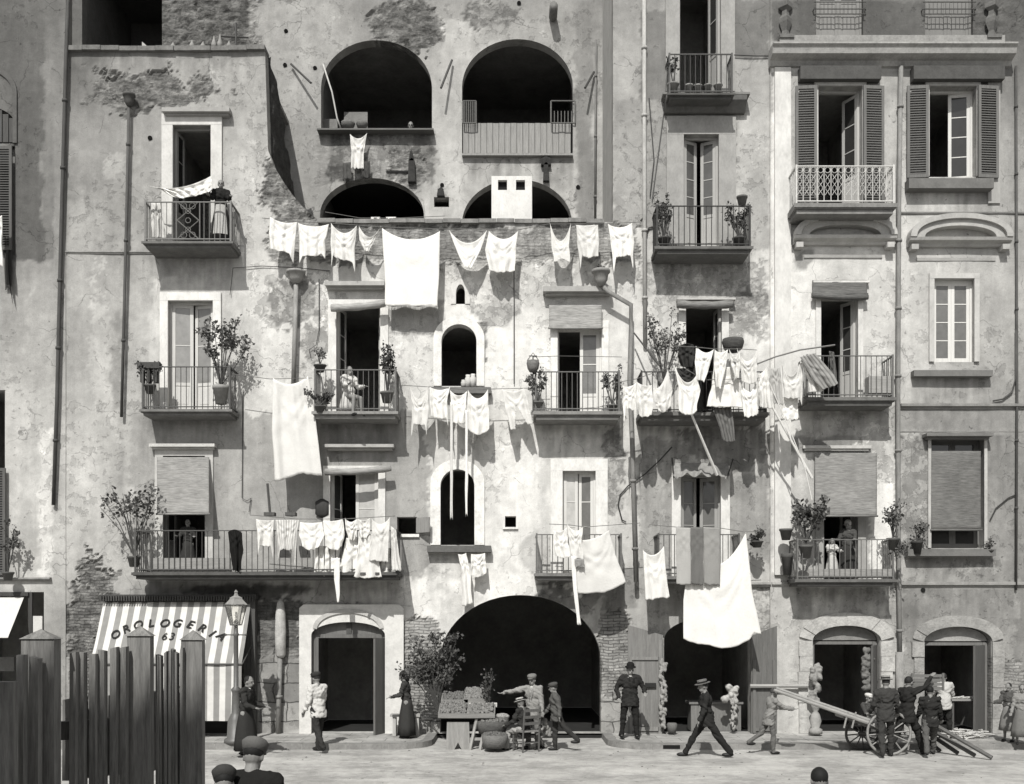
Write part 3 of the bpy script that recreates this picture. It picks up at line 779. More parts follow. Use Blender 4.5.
# ---- balconies
def balcony(parent, x0,x1,yr,ys,yb, Y=-.8, style='plain', t=140, rt=70, sides=(1,1), name='balcony', nb=None, wallY=0, lower=0):
    X0,X1 = WX(x0,Y),WX(x1,Y); ZR,ZS,ZB = WZ(yr,Y),WZ(ys,Y),WZ(yb,Y); h = ZS-ZB
    m = MB()
    m.box((X0,Y,ZS-h*.55),(X1,wallY+.01,ZS)); m.box((X0+.05,Y+.05,ZB),(X1-.05,wallY+.01,ZS-h*.55-.001))
    m.profx([(Y-.03,ZS-h*.45),(Y-.03,ZS-.01),(Y-.001,ZS-.01),(Y-.001,ZS-h*.45)],X0-.03,X1+.03)
    b = m.build(name, stone(t*.82,.3), parent)
    r = MB(); yy = Y+.04; top = ZR; bot = ZS+.06
    xa,xb = X0+.04, X1-.04
    r.box((xa,yy-.016,top-.022),(xb,yy+.016,top)); r.box((xa,yy-.012,bot-.012),(xb,yy+.012,bot+.012))
    for s,xx in ((0,xa),(1,xb)):
        if sides[s]:
            r.box((xx-.018,yy,top-.03),(xx+.018,wallY,top)); r.box((xx-.012,yy,bot-.012),(xx+.012,wallY,bot+.012))
            for j in range(1, int(abs(Y-wallY)/.13)): r.bar((xx,yy+j*.13,ZS),(xx,yy+j*.13,top-.02),.011)
        r.box((xx-.02,yy-.02,ZS),(xx+.02,yy+.02,top+.02))
    n = nb or int((xb-xa)/.128); P = [xa+(xb-xa)*(i+1)/(n+1) for i in range(n)]
    cx = (xa+xb)/2
    for p in P:
        if style == 'diamond' and abs(p-cx) < .27: continue
        if style == 'ornate': continue
        r.bar((p,yy,ZS),(p,yy,top-.02),.0095)
    def circ(c, rad, n=12):
        r.tube([(c[0]+rad*math.cos(a),yy,c[1]+rad*math.sin(a)) for a in np.linspace(0,2*math.pi,n+1)], .009, 4, False)
    if style == 'diamond':
        H = top-bot; w = .25
        for s in (-1,1):
            for q in (0,1):
                z0 = bot+H*.5*q; z1 = bot+H*.5*(q+1)
                r.bar((cx-s*w,yy,z0),(cx+s*w,yy,z1),.012); 
            r.bar((cx+s*.27,yy,bot),(cx+s*.27,yy,top),.014)
            for zz in (bot+.09, top-.1): circ((cx+s*.1,zz),.07)
        for zz in (bot+H*.25,bot+H*.75,bot+H*.5): circ((cx,zz),.06)
    if style == 'ornate':
        n = int((xb-xa)/.155); dx = (xb-xa)/n; H = top-bot
        for i in range(n):
            c = xa+dx*(i+.5)
            r.bar((xa+dx*i,yy,bot),(xa+dx*i,yy,top),.011)
            circ((c,top-.10),.065,10)
            L = []; Rr = []
            for q in np.linspace(0,1,9):
                L.append((c+.05*math.cos(q*math.pi*3),yy,bot+.14+(H-.33)*q)); Rr.append((c-.05*math.cos(q*math.pi*3),yy,bot+.14+(H-.33)*q))
            r.tube(L,.007,4,False); r.tube(Rr,.007,4,False)
    r.build('railing', iron(rt if style=='ornate' else rt*.72), b)
    return b
balcony(mb_,143,232,201,241,247,-.78,'diamond',135,175)
balcony(mb_,140.5,231,366,409,415,-.72,'plain',150,120)
balcony(mb_,133,398,530,572,579,-.95,'plain',110,120)
balcony(mb_,313,397,369,411,418,-.80,'plain',175,150)
balcony(mb_,534,621,371,411,419,-.80,'plain',165,150)
balcony(mb_,535,623,534,573,580,-.70,'plain',150,150)
balcony(mb_,655.5,752,205,246,253,-.78,'plain',130,85)
balcony(mb_,668,734,53,93,98,-.62,'plain',110,120)
balcony(mb_,640,768,371,412,420,-.80,'plain',140,90)
balcony(mb_,657,741,534,576,583,-.80,'plain',150,120)
balcony(rb,795,896,165,203,213,-.80,'ornate',160,205,wallY=-.06)
balcony(rb,806,895,355,397,405,-.80,'plain',135,150,wallY=-.06)
balcony(rb,796,895.5,539,579,586,-.85,'plain',130,150,wallY=-.06)
# ornate consoles under the B8 ledge
m = MB(); m.profx([(0.0,WZ(99)),(-.34,WZ(101.5)),(-.32,WZ(106)),(-.12,WZ(115)),(0,WZ(115))],WX(664),WX(744)); m.build('ledge_corbel', stone(105,.3), mb_)
# low ornate rails in front of the top windows
for a,b in ((814,866),(923,976)):
    m = MB(); Y=-.16
    for py in (2,9,14): m.bar((WX(a,Y),Y,WZ(py,Y)),(WX(b,Y),Y,WZ(py,Y)),.014)
    for i in range(13):
        x = WX(a+(b-a)*(i+.5)/13,Y); m.bar((x,Y,WZ(2,Y)),(x,Y,WZ(9,Y)),.007); m.bar((x,Y,WZ(9,Y)),(x,Y,WZ(14,Y)),.009)
    for x in (a,b): m.bar((WX(x,Y),Y,WZ(9,Y)),(WX(x,Y),0,WZ(9,Y)),.014)
    m.build('window_rail', iron(95), rb)

# ---- blinds
def blind(parent, x0,x1,y0,y1,Y0,Y1,t,name='reed_blind',vert=False,drape=0):
    nx,nz = 30,20; m = MB(); vs=[]; fs=[]
    for j in range(nz+1):
        v=j/nz; Y=Y0+(Y1-Y0)*v
        for i in range(nx+1):
            u=i/nx; py=y0+(y1-y0)*v
            yy = Y+.02*mnoise.noise(Vector((u*4,v*3,x0)))+.012*math.sin(v*40)*.3
            zz = WZ(py,Y)+ (-drape*math.sin(u*math.pi)*v)
            vs.append((WX(x0+(x1-x0)*u,Y), yy, zz))
    n0=len(vs)
    vs += [(a,b+.02,c) for a,b,c in vs]
    for j in range(nz):
        for i in range(nx):
            a=j*(nx+1)+i; fs += [(a,a+1,a+nx+2,a+nx+1),(n0+a,n0+a+nx+1,n0+a+nx+2,n0+a+1)]
    per=[i for i in range(nx+1)]+[j*(nx+1)+nx for j in range(1,nz+1)]+[nz*(nx+1)+i for i in range(nx-1,-1,-1)]+[j*(nx+1) for j in range(nz-1,0,-1)]
    for a,b in zip(per,per[1:]+per[:1]): fs.append((a,n0+a,n0+b,b))
    m.add(vs,fs); m.tube([(WX(x0-1,Y1),Y1,WZ(y1,Y1)),(WX(x1+1,Y1),Y1,WZ(y1,Y1))],.025,6)
    return m.build(name, reed(t,vert), parent, True)
def roll(parent,xa,ya,xb,yb,Y,r,t):
    m = MB(); a=W(xa,ya,Y); b=W(xb,yb,Y); pts=[a.lerp(b,q)+Vector((0,0,-.03*math.sin(q*3.14))) for q in np.linspace(0,1,9)]
    m.tube(pts,[r*(1+.12*math.sin(i*2.1)) for i in range(9)],10); return m.build('rolled_blind', reed(t), parent, True)
blind(mb_,157,209,457,514,-.12,-.50,155)
blind(rb,815,877,453,516,-.14,-.52,140); blind(rb,931.5,981,451,530,-.12,-.14,118)
blind(mb_,549,602,305,328,-.14,-.20,165)
blind(rb,812.5,867,280,294,-.16,-.22,110); roll(rb,812,295,868,297,-.24,.07,105)
roll(mb_,331,308,386,303,-.34,.085,175); roll(mb_,325,472,391,468,-.34,.08,165); roll(mb_,677,304,733,304,-.26,.09,135)
# gathered valance over the flag balcony door
m = MB(); vs=[];fs=[]; nx,nz=50,12
for j in range(nz+1):
    for i in range(nx+1):
        u=i/nx;v=j/nz; Y=-.05-.42*v+.05*math.sin(u*44+v*3)*v
        py=463+(9+5*abs(math.sin(u*math.pi*4)) )*v+ (3 if u<.1 or u>.9 else 0)*v
        vs.append((WX(675+53*u+(-2+4*u)*v,Y),Y,WZ(py,Y)))
for j in range(nz):
    for i in range(nx): a=j*(nx+1)+i; fs.append((a,a+1,a+nx+2,a+nx+1))
m.add(vs,fs); m.build('valance', fabric(150,.3), mb_, True)
m = MB(); m.tube([W(727,478,-.5),W(733,459,-.05)],.015,4); m.tube([W(674,478,-.5),W(672,458,-.05)],.015,4); m.build('valance_stay', iron(60), mb_)

# ---- drain pipes
def pipe(parent, pts, r, t, hopper=None, Y=-.10, brackets=True):
    m = MB(); P=[W(x,y,Y) for x,y in pts]; m.tube(P,r,9)
    for a,b in zip(P,P[1:]):
        L=(b-a).length
        if brackets:
            for i in range(int(L/1.6)):
                c=a.lerp(b,(i+.6)/max(1,L/1.6)); m.tube([c+Vector((0,0,.03)),c-Vector((0,0,.03))],r*1.45,9)
    p = m.build('drain_pipe', mat('pipe_metal', t, .7,.3,8,(1,1,.4),.3,.006), parent, True)
    if hopper:
        x,y,w,h = hopper; q=MB(); c=W(x,y+h,Y-.02); k=w/2*(CAMD+Y)/F; hh=h*(CAMD+Y)/F
        q.lathe(c,[(k*.4,0),(k*.8,hh*.35),(k*.95,hh*.8),(k*1.15,hh*.82),(k*1.15,hh),(k*.9,hh),(k*.8,hh*.85)],12)
        q.build('hopper', mat('pipe_metal', t+5, .8,.25,8,(1,1,.4),.4,.01), p, True)
    return p
pipe(lb,[(70,-60),(66,60),(61,240),(57,400),(53.5,505)],.045,75,Y=-.12)
pipe(mb_,[(129,104),(127,200),(124.5,300),(121.5,417)],.036,85,(129,94,11,12),-.12)
pipe(mb_,[(296,284),(295,330),(293.5,384)],.055,150,(296,271,17,12),-.16)
pipe(mb_,[(603,286),(607,291),(631,305),(631,330),(629.5,380),(632,440),(636,582)],.055,138,(601,270,16,16),-.34)
pipe(mb_,[(644,-60),(644.5,190),(645,345)],.05,178,Y=-.10)
pipe(mb_,[(596,40),(595,222)],.03,115,Y=2.9)
pipe(rb,[(901,66),(899,200),(898,410),(899,590),(900,658)],.055,135,Y=-.18)
pipe(rb,[(900,652),(900,733)],.10,150,Y=-.18)
pipe(rb,[(1016,66),(1017,400),(1016,590)],.03,80,Y=-.12)
pipe(rb,[(1016,330),(1016,378),(1012,392),(1003,399),(993,401)],.02,80,Y=-.12,brackets=False)
pipe(mb_,[(280,656),(278,733)],.06,140,Y=-.14)
m = MB(); c=W(280.5,657,-.14); m.lathe(c,[(.07,-.02),(.12,.05),(.135,.6),(.12,1.0),(.08,1.28),(.02,1.38)],12); m.build('pipe_casing', mat('limewashed_plaster',190,.9,.3,6,(1,1,1),.7,.02), mb_, True)
# cracks of cable on the wall
def cable(parent, pts, r=.009, Y=-.05, t=60):
    m = MB(); m.tube([W(x,y,Y) for x,y in pts], r, 5); return m.build('wall_cable', iron(t), parent)
cable(mb_,[(230,295),(233,268),(262,266),(300,268),(330,271)]); cable(mb_,[(492/3.73+0,0)]*2) if False else None
cable(mb_,[(243,390),(242,498),(247,501),(251,498),(249,512)]); cable(mb_,[(319,279),(319,330),(316,345),(309,350),(311,358)])
cable(mb_,[(672,447),(660,460),(645,474),(628,486),(620,495),(618,505),(622,520),(626,522)],.016); cable(mb_,[(514,263),(514,384)],.012)
cable(mb_,[(649,98),(654,160),(650,196)],.014) ; cable(mb_,[(647,232),(649,228),(658,226)],.018)
cable(rb,[(990,520),(996,508),(1008,498),(1017,494)],.016,-.1); cable(mb_,[(734,55),(755,56),(775,56)],.012)
cable(mb_,[(668,60),(664,110),(652,200)],.012,-.05,90)
# hooks and stubs high on the recessed wall
m = MB()
for a,b,c,d in ((291,64,311,83),(452,60,441,88),(594,72,585,88)): m.tube([W(a,b,2.9),W(c,d,2.55)],.03,6)
m.build('wall_rod', iron(70), mb_)
for px,py,Y in ((286,31,2.98),(285,65,2.98),(315,68,2.98),(442,185,2.98),(578,187,2.98),(150,138,-.01),(519,3,2.98),(923,590,-.07)):
    m = MB(); m.tube([W(px,py,Y-.02),W(px,py,Y+.06)],.055,10); m.build('beam_hole', mat('dark_interior',30,.95), mb_ if px<770 else rb)
m = MB(); a=W(553,18,2.95); m.tube([a,a+Vector((0,-.5,.05))],.11,10); m.build('terracotta_spout', mat('terracotta',120,.8), mb_, True)
for (x0,y0,x1,y1) in ((408,160,416,182),(409,152,414,161),(543,164,549,181),(541,158,551,165),(437,189,445,196)):
    m = MB(); a=W(x0,y1,2.9); c=W(x1,y0,3.0); m.prism([(a.x,a.z),(c.x,a.z),(c.x-.03,c.z-.05),((a.x+c.x)/2,c.z),(a.x+.02,c.z-.06)],2.86,3.02); m.build('wall_stub', mat('sooty_stone',60,.95,.5,6,(1,1,1),.8,.03), mb_)
# parapet shelf and panels at arches
m = MB(); m.box((WX(318,2.9),2.72,WZ(131,2.8)),(WX(434,2.9),3.0,WZ(129.5,2.8))); m.build('arch_shelf', wood(110,False), mb_)
m = MB(); Y=3.12
for i in range(18):
    x0=463+108*i/18.; m.box((WX(x0,Y),Y+.01*(i%2),WZ(153,Y)),(WX(x0+5.6,Y),Y+.04+.01*(i%2),WZ(123,Y)))
m.box((WX(462,2.9),2.85,WZ(156,2.9)),(WX(573,2.9),3.1,WZ(154,2.9))); m.build('board_balustrade', wood(150), mb_)
Y=2.95
for a,b in ((463,476),(551,575)):
    m = MB()
    for py in (101,123): m.bar(W(a,py,Y),W(b,py,Y),.02)
    for i in range(8): m.bar(W(a+(b-a)*i/7,101 if a<500 else 111,Y),W(a+(b-a)*i/7,123,Y),.012)
    m.bar(W(a,101,Y),W(a,123,Y),.02); m.bar(W(b,101,Y),W(b,123,Y),.02)
    m.build('arch_railing', iron(120), mb_)
m = MB(); Y=3.6
m.box(W(322,119,Y),W(338,130,Y+.1)); m.box(W(344,112,Y+.4),W(368,131,Y+.5)); m.build('plaster_ledge', stone(130), mb_)
for px,r_ in ((348,.19),(362,.16)):
    m = MB(); c=W(px,128.5,2.86); m.lathe(c,[(r_*.7,0),(r_,.12),(r_*.95,.16),(r_*.85,.12)],14); tag(m.build('shallow_basket',reed(120),None,True),'shallow round basket on the shelf of the left recessed arch, %s of two'%('left' if px<350 else 'right'),'basket','baskets on the arch shelf')
m = MB(); m.tube([W(323,64,2.9),W(332,92,2.7),W(337,118,2.75),W(341,129,2.8)],.022,6); tag(m.build('bowed_cane',wood(190),None,True),'long pale bowed cane leaning at the left of the left recessed arch','pole')
# oddments: white hut wall with two small square windows on the terrace
hut = thing('terrace_hut', 'small whitewashed hut wall with two square dark windows on the middle terrace', 'hut', (WX(511,.9),.9,WZ(230,.9)))
m = MB(); Y=.9; a=lambda px,py:(WX(px,Y),WZ(py,Y))
xs=[491.5,498,507,516,525,532]; ys=[176,180,190,236]
for i in range(5):
    for j in range(3):
        if j==1 and i in (1,3): continue
        p=a(xs[i],ys[j]); q=a(xs[i+1],ys[j+1]); m.box((p[0],Y,q[1]),(q[0],Y+.9,p[1]))
m.build('wall', mat('limewashed_plaster',226,.9,.14,5,(1,1,.6),.5,.02), hut)
m = MB()
for i in (1,3): p=a(xs[i]-.5,179.5); q=a(xs[i+1]+.5,190.5); m.box((p[0],Y+.12,q[1]),(q[0],Y+.14,p[1]))
m.build('window', mat('dark_interior',35,.95), hut)

# ---- ground floor joinery
def slab_door(parent,pts,Y,t,name,th=.05):
    m = MB(); n=9; xs=[p[0] for p in pts]; m.prism([(WX(x,Y),WZ(y,Y)) for x,y in pts],Y,Y+th); return m.build(name, wood(t,True,.3), parent)
d = slab_door(mb_,[(628,625),(663,635),(663,737),(628,737)],-.13,128,'shop_door_leaf')
m = MB(); Y=-.165
for a,b,c,e in ((630,657,632,734),(658.5,640,662,734),(632,657,659,660),(632,727,659,731),(641,662,645,726)): m.box((WX(a,Y),Y,WZ(e,Y)),(WX(c,Y),Y+.04,WZ(b,Y)))
m.build('door_mouldings', wood(138), d)
m = MB(); m.box(W(645,683,-.2),W(656,687,-.16)); m.build('bolt', iron(45), d)
d = slab_door(mb_,[(751,636),(777,626),(777,737),(751,737)],-.13,108,'shop_door_leaf')
m = MB(); Y=-.165
for a,b,c,e in ((753,660,756,733),(773,660,776,733),(756,728,773,731)): m.box((WX(a,Y),Y,WZ(e,Y)),(WX(c,Y),Y+.04,WZ(b,Y)))
m.build('door_mouldings', wood(112), d)
m = MB(); Y=-.2; m.tube([W(750,686,Y),W(808,686,Y)],.05,6); m.build('door_bar', wood(165,False), d)
# wooden frame of the portal door
m = MB(); Y=.06
m.box((WX(311.5),Y,WZ(733)),(WX(318),Y+.1,WZ(634))); m.box((WX(379),Y,WZ(733)),(WX(385.5),Y+.1,WZ(634))); m.box((WX(318),Y,WZ(638)),(WX(379),Y+.1,WZ(634)))
fr = m.build('door_frame', wood(112), mb_)
m = MB(); o=outline((312.5,384.5,622.5,635,12))[1:-1]; m.prism([(WX(a),WZ(b)) for a,b in o],Y+.03,Y+.07); m.build('lunette', wood(118), fr)
m = MB(); m.box((WX(346),Y-.01,WZ(634)),(WX(351),Y+.028,WZ(622.5))); m.build('lunette_post', wood(85), fr)
m = MB(); m.T = xf(WX(385),.0,R(70),-1); m.box((0,0,WZ(733)),(.5,.05,WZ(638))); m.build('door_leaf', wood(105), fr)
for (x0,x1,yt,par) in ((811.5,879.5,625.5,0),(922.5,990.5,626.5,1)):
    m = MB(); o=outline((x0+.3,x1-.3,yt+.3,yt+16,14.5))[1:-1]; yy=.12
    m.prism([(WX(a,-.06),WZ(b,-.06)) for a,b in o],yy,yy+.04); l=m.build('lunette_panel', mat('painted_stone',140 if par==0 else 168,.9,.25,6,(1,1,1),.5), rb)
    m = MB()
    for xx in (x0,x1-5): m.box((WX(xx+.3,-.06),.1,WZ(733)),(WX(xx+4.7,-.06),.2,WZ(yt+16)))
    m.box((WX(x0+5,-.06),.1,WZ(yt+19)),(WX(x1-5,-.06),.2,WZ(yt+16))); m.build('door_frame', wood(120), rb)
m = MB(); m.T=xf(WX(985),-.0,R(50),-1); m.box((0,0,WZ(733)),(.75,.05,WZ(645))); m.build('door_leaf', wood(95), rb)
m = MB(); m.T=xf(WX(877),-.0,R(62),-1); m.box((0,0,WZ(733)),(.55,.05,WZ(645))); m.build('door_leaf', wood(95), rb)
# dark shop interior left and its small awning
m = MB(); vs=[W(-30,597,-.05),W(24,597,-.05),W(8,637,-1.0),W(-40,637,-1.0)]
m.add([v for v in vs]+[v+Vector((0,0,-.02)) for v in vs],[(0,1,2,3),(7,6,5,4),(0,4,5,1),(1,5,6,2),(2,6,7,3),(3,7,4,0)]); m.build('awning', linen(225), lb)
m = MB(); m.box(W(28,592,-.05),W(33,733,-.0)); m.box(W(28,592,-.1),W(-40,596,-.03)); m.build('shop_front_frame', wood(70), lb)
m = MB(); m.box(W(33,616,-.08),W(43,640,-.03)); m.build('notice_board', stone(215,.08), lb)
m = MB(); m.box(W(-40,657,.2),W(16,671,.3)); m.build('shop_counter', stone(120), lb)
# shop front: timber side post, roller hood, awning
m = MB(); Y=-.24; m.box((WX(244,Y),Y,WZ(735,Y)),(WX(255,Y),0.02,WZ(598,Y)))
for q in (247.3,251): m.box((WX(q,Y),Y-.02,WZ(733,Y)),(WX(q+.8,Y),Y,WZ(600,Y)))
m.build('shop_post', wood(88), mb_)
m = MB(); Y=-.35; m.box((WX(99,Y),Y,WZ(599,Y)),(WX(256,Y),.0,WZ(594.5,Y)))
n=60
for i in range(n):
    x=WX(101+154*i/n,Y); m.box((x,Y-.05,WZ(601,Y)),(x+.03,Y,WZ(596,Y)))
m.build('shop_hood', mat('pipe_metal',75,.7,.3), mb_)
m = MB(); m.box((WX(106),-.02,WZ(733.5)),(WX(244),.05,WZ(722))); m.box((WX(106),-.03,WZ(733.5)),(WX(112),.05,WZ(603))); m.build('shop_base', wood(60,False), mb_)
# shop interior counter in the open double door
m = MB(); Y=.45; m.box((WX(691,Y),Y,.12),(WX(741,Y),Y+.5,WZ(704,Y))); m.box((WX(689,Y),Y-.04,WZ(704,Y)),(WX(743,Y),Y+.55,WZ(702,Y)))
c = m.build('shop_counter', wood(125), None); tag(c,'plain boarded counter inside the open double door behind the striding man','counter')
# ------------------------------------------------------------------ laundry
def interp(pts, v):
    n = len(pts)-1; f = min(v*n, n-1e-6); i = int(f); t = f-i
    return (pts[i][0]*(1-t)+pts[i+1][0]*t, pts[i][1]*(1-t)+pts[i+1][1]*t)
cseed = [0]
def cloth(label, L, Rr, Y=-.47, sag=3, sagb=1, tails=(), tone=250, stripes=0, fold=.042, group=None, kx=1.0, legs=None, swing=0, cat='laundry', name='hanging_cloth', nx=30, nz=34, m_=None, hole=None, m_parent=None):
    """L, R : left and right edge in photo pixels from the pins down"""
    cseed[0] += 1; sd = cseed[0]*3.71
    wpx = abs(Rr[0][0]-L[0][0]); nf = max(3, wpx/5.5)*kx; tone = tone if tone < 245 or wpx > 50 else 246+random.random()*0; fold *= .8
    vs=[]; fs=[]; uv=[]
    tu = [t[0] for t in tails]; tv = [t[1] for t in tails]
    for j in range(nz+1):
        v=j/nz
        l=interp(L,v); r=interp(Rr,v)
        for i in range(nx+1):
            u=i/nx
            sg = (sag*(1-v)+sagb*v)*(1-(2*u-1)**2)
            # catenary pulls harder near the pins at the top
            x=l[0]+(r[0]-l[0])*u; y=l[1]+(r[1]-l[1])*u+sg
            if tails: y += np.interp(u,tu,tv)*v**2.5
            y += (mnoise.noise(Vector((u*5,sd,1)))*1.6+mnoise.noise(Vector((u*14,sd,2)))*.8)*v*v
            x += mnoise.noise(Vector((u*2,v*3,sd)))*1.6*v
            env = .35+.65*v
            dy = fold*env*math.sin(u*nf*math.pi*2*.5+sd+1.3*mnoise.noise(Vector((u*2,v*1.5,sd))))
            dy += fold*.9*mnoise.noise(Vector((u*nf*1.1,v*.9,sd+5)))*env+fold*.45*mnoise.noise(Vector((u*nf*2.6,v*1.8,sd+7)))
            for pu in (0,1):
                du=(u-pu)*wpx; dv=v*max(10,abs(r[1]-L[0][1])+v*20)+.5
                an=math.atan2(abs(du),dv); dd=math.hypot(du,dv)
                dy += .011*math.sin(an*13+sd+pu)*math.exp(-dd/34.)*min(1,dd/5.)*(fold/.03)**.5
            # curved drape creases hanging between the pins
            if sag > 1.5: dy += .010*math.sin((v*13+(1-(2*u-1)**2)*2.2)+sd)*(1-v)**1.3*(1-(2*u-1)**2)*1.6*min(1,sag/6.)
            dy -= swing*v
            vs.append((x,y,Y+dy)); uv.append((u,v))
    for j in range(nz):
        for i in range(nx):
            u=(i+.5)/nx; v=(j+.5)/nz
            if legs and v > legs[0] and abs(u-.5) < legs[1]*(v-legs[0])/(1-legs[0])+.02: continue
            if hole and ((u-hole[0])/hole[2])**2+((v-hole[1])/hole[3])**2 < 1: continue
            a=j*(nx+1)+i; fs.append((a,a+1,a+nx+2,a+nx+1))
    P=[W(x,y,Y_) for x,y,Y_ in vs]
    off = Vector((sum(p.x for p in P)/len(P), Y, max(p.z for p in P)))
    me=bpy.data.meshes.new(name); me.from_pydata([p-off for p in P],[],fs)
    ul=me.uv_layers.new(name='UVMap')
    for lp in me.loops: ul.data[lp.index].uv = uv[lp.vertex_index]
    me.polygons.foreach_set('use_smooth',[True]*len(me.polygons))
    me.materials.append(m_ or linen(tone if tone < 245 else [250,250,243,236,230][cseed[0]%5] if wpx < 45 else 250,stripes))
    o=bpy.data.objects.new(name,me); COL.objects.link(o); o.location=off
    sm=o.modifiers.new('thick','SOLIDIFY'); sm.thickness=.006; sm.offset=0
    if m_parent: o.parent=m_parent; o.location=off-m_parent.location; return o
    return tag(o,label,cat,group)
def rope(label, pts, Y=-.47, r=.008, t=120, sag=0, name='clothesline', cat='clothesline', Ys=None, group='clotheslines'):
    m=MB(); P=[W(x,y,Ys[i] if Ys else Y) for i,(x,y) in enumerate(pts)]
    Q=[]
    for a,b in zip(P,P[1:]):
        for q in np.linspace(0,1,9)[:-1]: Q.append(a.lerp(b,q)-Vector((0,0,sag*4*q*(1-q))))
    Q.append(P[-1]); m.tube(Q,r,5); o=m.build(name, fabric(t), None); return tag(o,label,cat,group)
G1='cloths on the line below the terrace'; y1=-.47
rope('long washing line stretched just below the terrace edge',[(262,218),(300,222),(330,223),(381,227),(440,229),(487,229),(517,230),(549,224),(575,224),(600,224),(640,222)],y1)
cloth('leftmost white cloth under the terrace edge, beside the rubble slope',[(270,217),(269,235),(270,250)],[(297,222),(295,240),(294,254)],y1,3,0,((0,0),(.3,-1),(.8,0),(1,9)),group=G1)
cloth('white shirt second from the left under the terrace edge',[(298,223),(300,240),(299,256)],[(329,224),(326,240),(325,253)],y1,3,1,((0,8),(.12,0),(.85,1),(1,6)),group=G1)
cloth('white shirt third from the left under the terrace edge, with a long right tail',[(331,223),(331,240),(331,256)],[(357,225),(355,245),(355,262)],y1,9,0,((0,12),(.1,0),(.85,1),(1,12)),group=G1)
cloth('small ragged white cloth pinned askew left of the big fringed sheet',[(359,226),(359,240),(364,250)],[(381,226),(374,240),(369,252)],y1,11,0,group=G1,fold=.02)
cloth('large square white bedspread with a fringed hem, biggest cloth under the terrace',[(382,228),(384,270),(386,305)],[(440,231),(439,270),(438,307)],y1,10,0,group=G1,fold=.015,kx=.5)
cloth('narrow white cloth hanging in a deep V right of the fringed bedspread',[(449,230),(457,252),(465,268)],[(487,230),(481,250),(472,268)],y1,13,0,group=G1,fold=.02)
cloth('white rounded cloth with curved folds right of the V shaped one',[(489,231),(485,250),(489,270)],[(518,231),(516,250),(515,271)],y1,8,2,group=G1)
cloth('torn white cloth with two hanging points, left of the plain towel',[(550,223),(552,245),(554,262)],[(571,223),(569,245),(570,262)],y1,18,-3,group=G1,fold=.015)
cloth('plain white towel with curved folds between the torn cloth and the shirt with long sleeves',[(576,225),(577,242),(580,256)],[(598,224),(599,240),(598,257)],y1,1,1,((0,14),(.08,0),(1,0)),group=G1)
cloth('rightmost white shirt under the terrace with two long thin tails',[(608,224),(611,240),(614,258)],[(632,223),(634,240),(633,255)],y1,4,0,((0,16),(.12,0),(.86,0),(1,15)),group=G1)
m_t='small cloths on the terrace'
rope('short line of small cloths at the back of the middle terrace',[(325,212),(360,218),(400,218),(445,216)],1.4)
cloth('small white cloth on the terrace line, left of its pair',[(371,217),(370,225)],[(380,217),(382,225)],1.4,0,0,group=m_t,nx=12,nz=10)
cloth('small white cloth on the terrace line, right of its pair',[(386,217),(385,225)],[(396,217),(397,225)],1.4,0,0,group=m_t,nx=12,nz=10)
cloth('white shirt hanging under the left recessed arch',[(350,134),(351,150),(351,168)],[(367,133),(364,150),(363,169)],2.75,5,0)
cloth('small grey rag left behind the white shirt under the recessed arch',[(343,163),(343,180)],[(351,162),(351,179)],2.8,0,0,tone=95,nx=10,nz=10)
cloth('small grey rag right behind the white shirt under the recessed arch',[(362,162),(362,178)],[(370,161),(370,178)],2.8,0,0,tone=85,nx=10,nz=10)
m=MB()
for i in range(44):
    x=386.5+51*i/43.; p=W(x,305.5+1.5*math.sin(i*.3),-.47); m.tube([p,p+Vector((random.uniform(-.01,.01),0,-.07))],[.009,.004],4)
tag(m.build('fringe',linen(235),None),'knotted fringe along the hem of the big square bedspread','fringe')
# balcony top left: white cloth thrown over a pole
cloth('white sheet thrown over the top left balcony, gathered at one side',[(146,185),(160,189),(172,197)],[(211,176),(213,184),(211,190)],-.7,7,3,fold=.06)
cloth('pale cloth hanging inside the top left balcony railing',[(150,203),(152,238)],[(160,203),(166,238)],-.6,0,0,tone=215)
# long twisted sheet
rope('line crossing the wall above the long twisted sheet',[(232,374),(270,379),(312,378)],-.68)
cloth('long white sheet twisted at its lower corner, left of the vine balcony',[(273,378),(272,430),(275,482)],[(308,376),(316,420),(322,474)],-.68,7,0,((0,0),(.6,-4),(.85,0),(1,2)),fold=.06,kx=.6)
# row under arched window
G2='cloths on the line under the upper arched window'; y2=-.6
rope('washing line across the upper arched window sill',[(398,385),(430,387),(449,388),(468,390),(492,389),(535,388)],y2)
cloth('white shirt with drooping sleeves leftmost under the upper arched window',[(410,386),(411,405),(412,424)],[(428,386),(429,405),(427,425)],y2,13,0,((0,14),(.14,0),(.85,0),(1,12)),group=G2)
cloth('short white shirt second from left under the upper arched window',[(430,387),(430,402),(431,416)],[(450,387),(447,400),(448,417)],y2,3,2,((0,0),(.85,0),(1,10)),group=G2)
cloth('white blouse third from left under the upper arched window',[(450,390),(451,405),(452,422)],[(467,391),(466,405),(465,423)],y2,5,1,group=G2)
cloth('longest white blouse under the upper arched window, right of the blouse',[(468,390),(467,410),(468,430)],[(488,389),(489,410),(489,429)],y2,9,5,group=G2)
cloth('white drawers with two legs hanging left of the round hanging basket',[(502,389),(505,408),(511,430)],[(524,388),(529,405),(532,424)],y2,3,0,legs=(.45,.26),group=G2)
for x,a,b in ((451.5,402,517),(466.5,410,514)):
    cloth('long thin white ribbon dangling in front of the lower arched window, %s one'%('left' if x<460 else 'right'),[(x-1.3,a),(x-1.4,b)],[(x+1.3,a),(x+1.4,b)],y2-.03,0,0,((0,3),(.5,-1),(1,3)),nx=4,nz=30,fold=.01,group='ribbons over the arched window',name='ribbon',cat='ribbon')
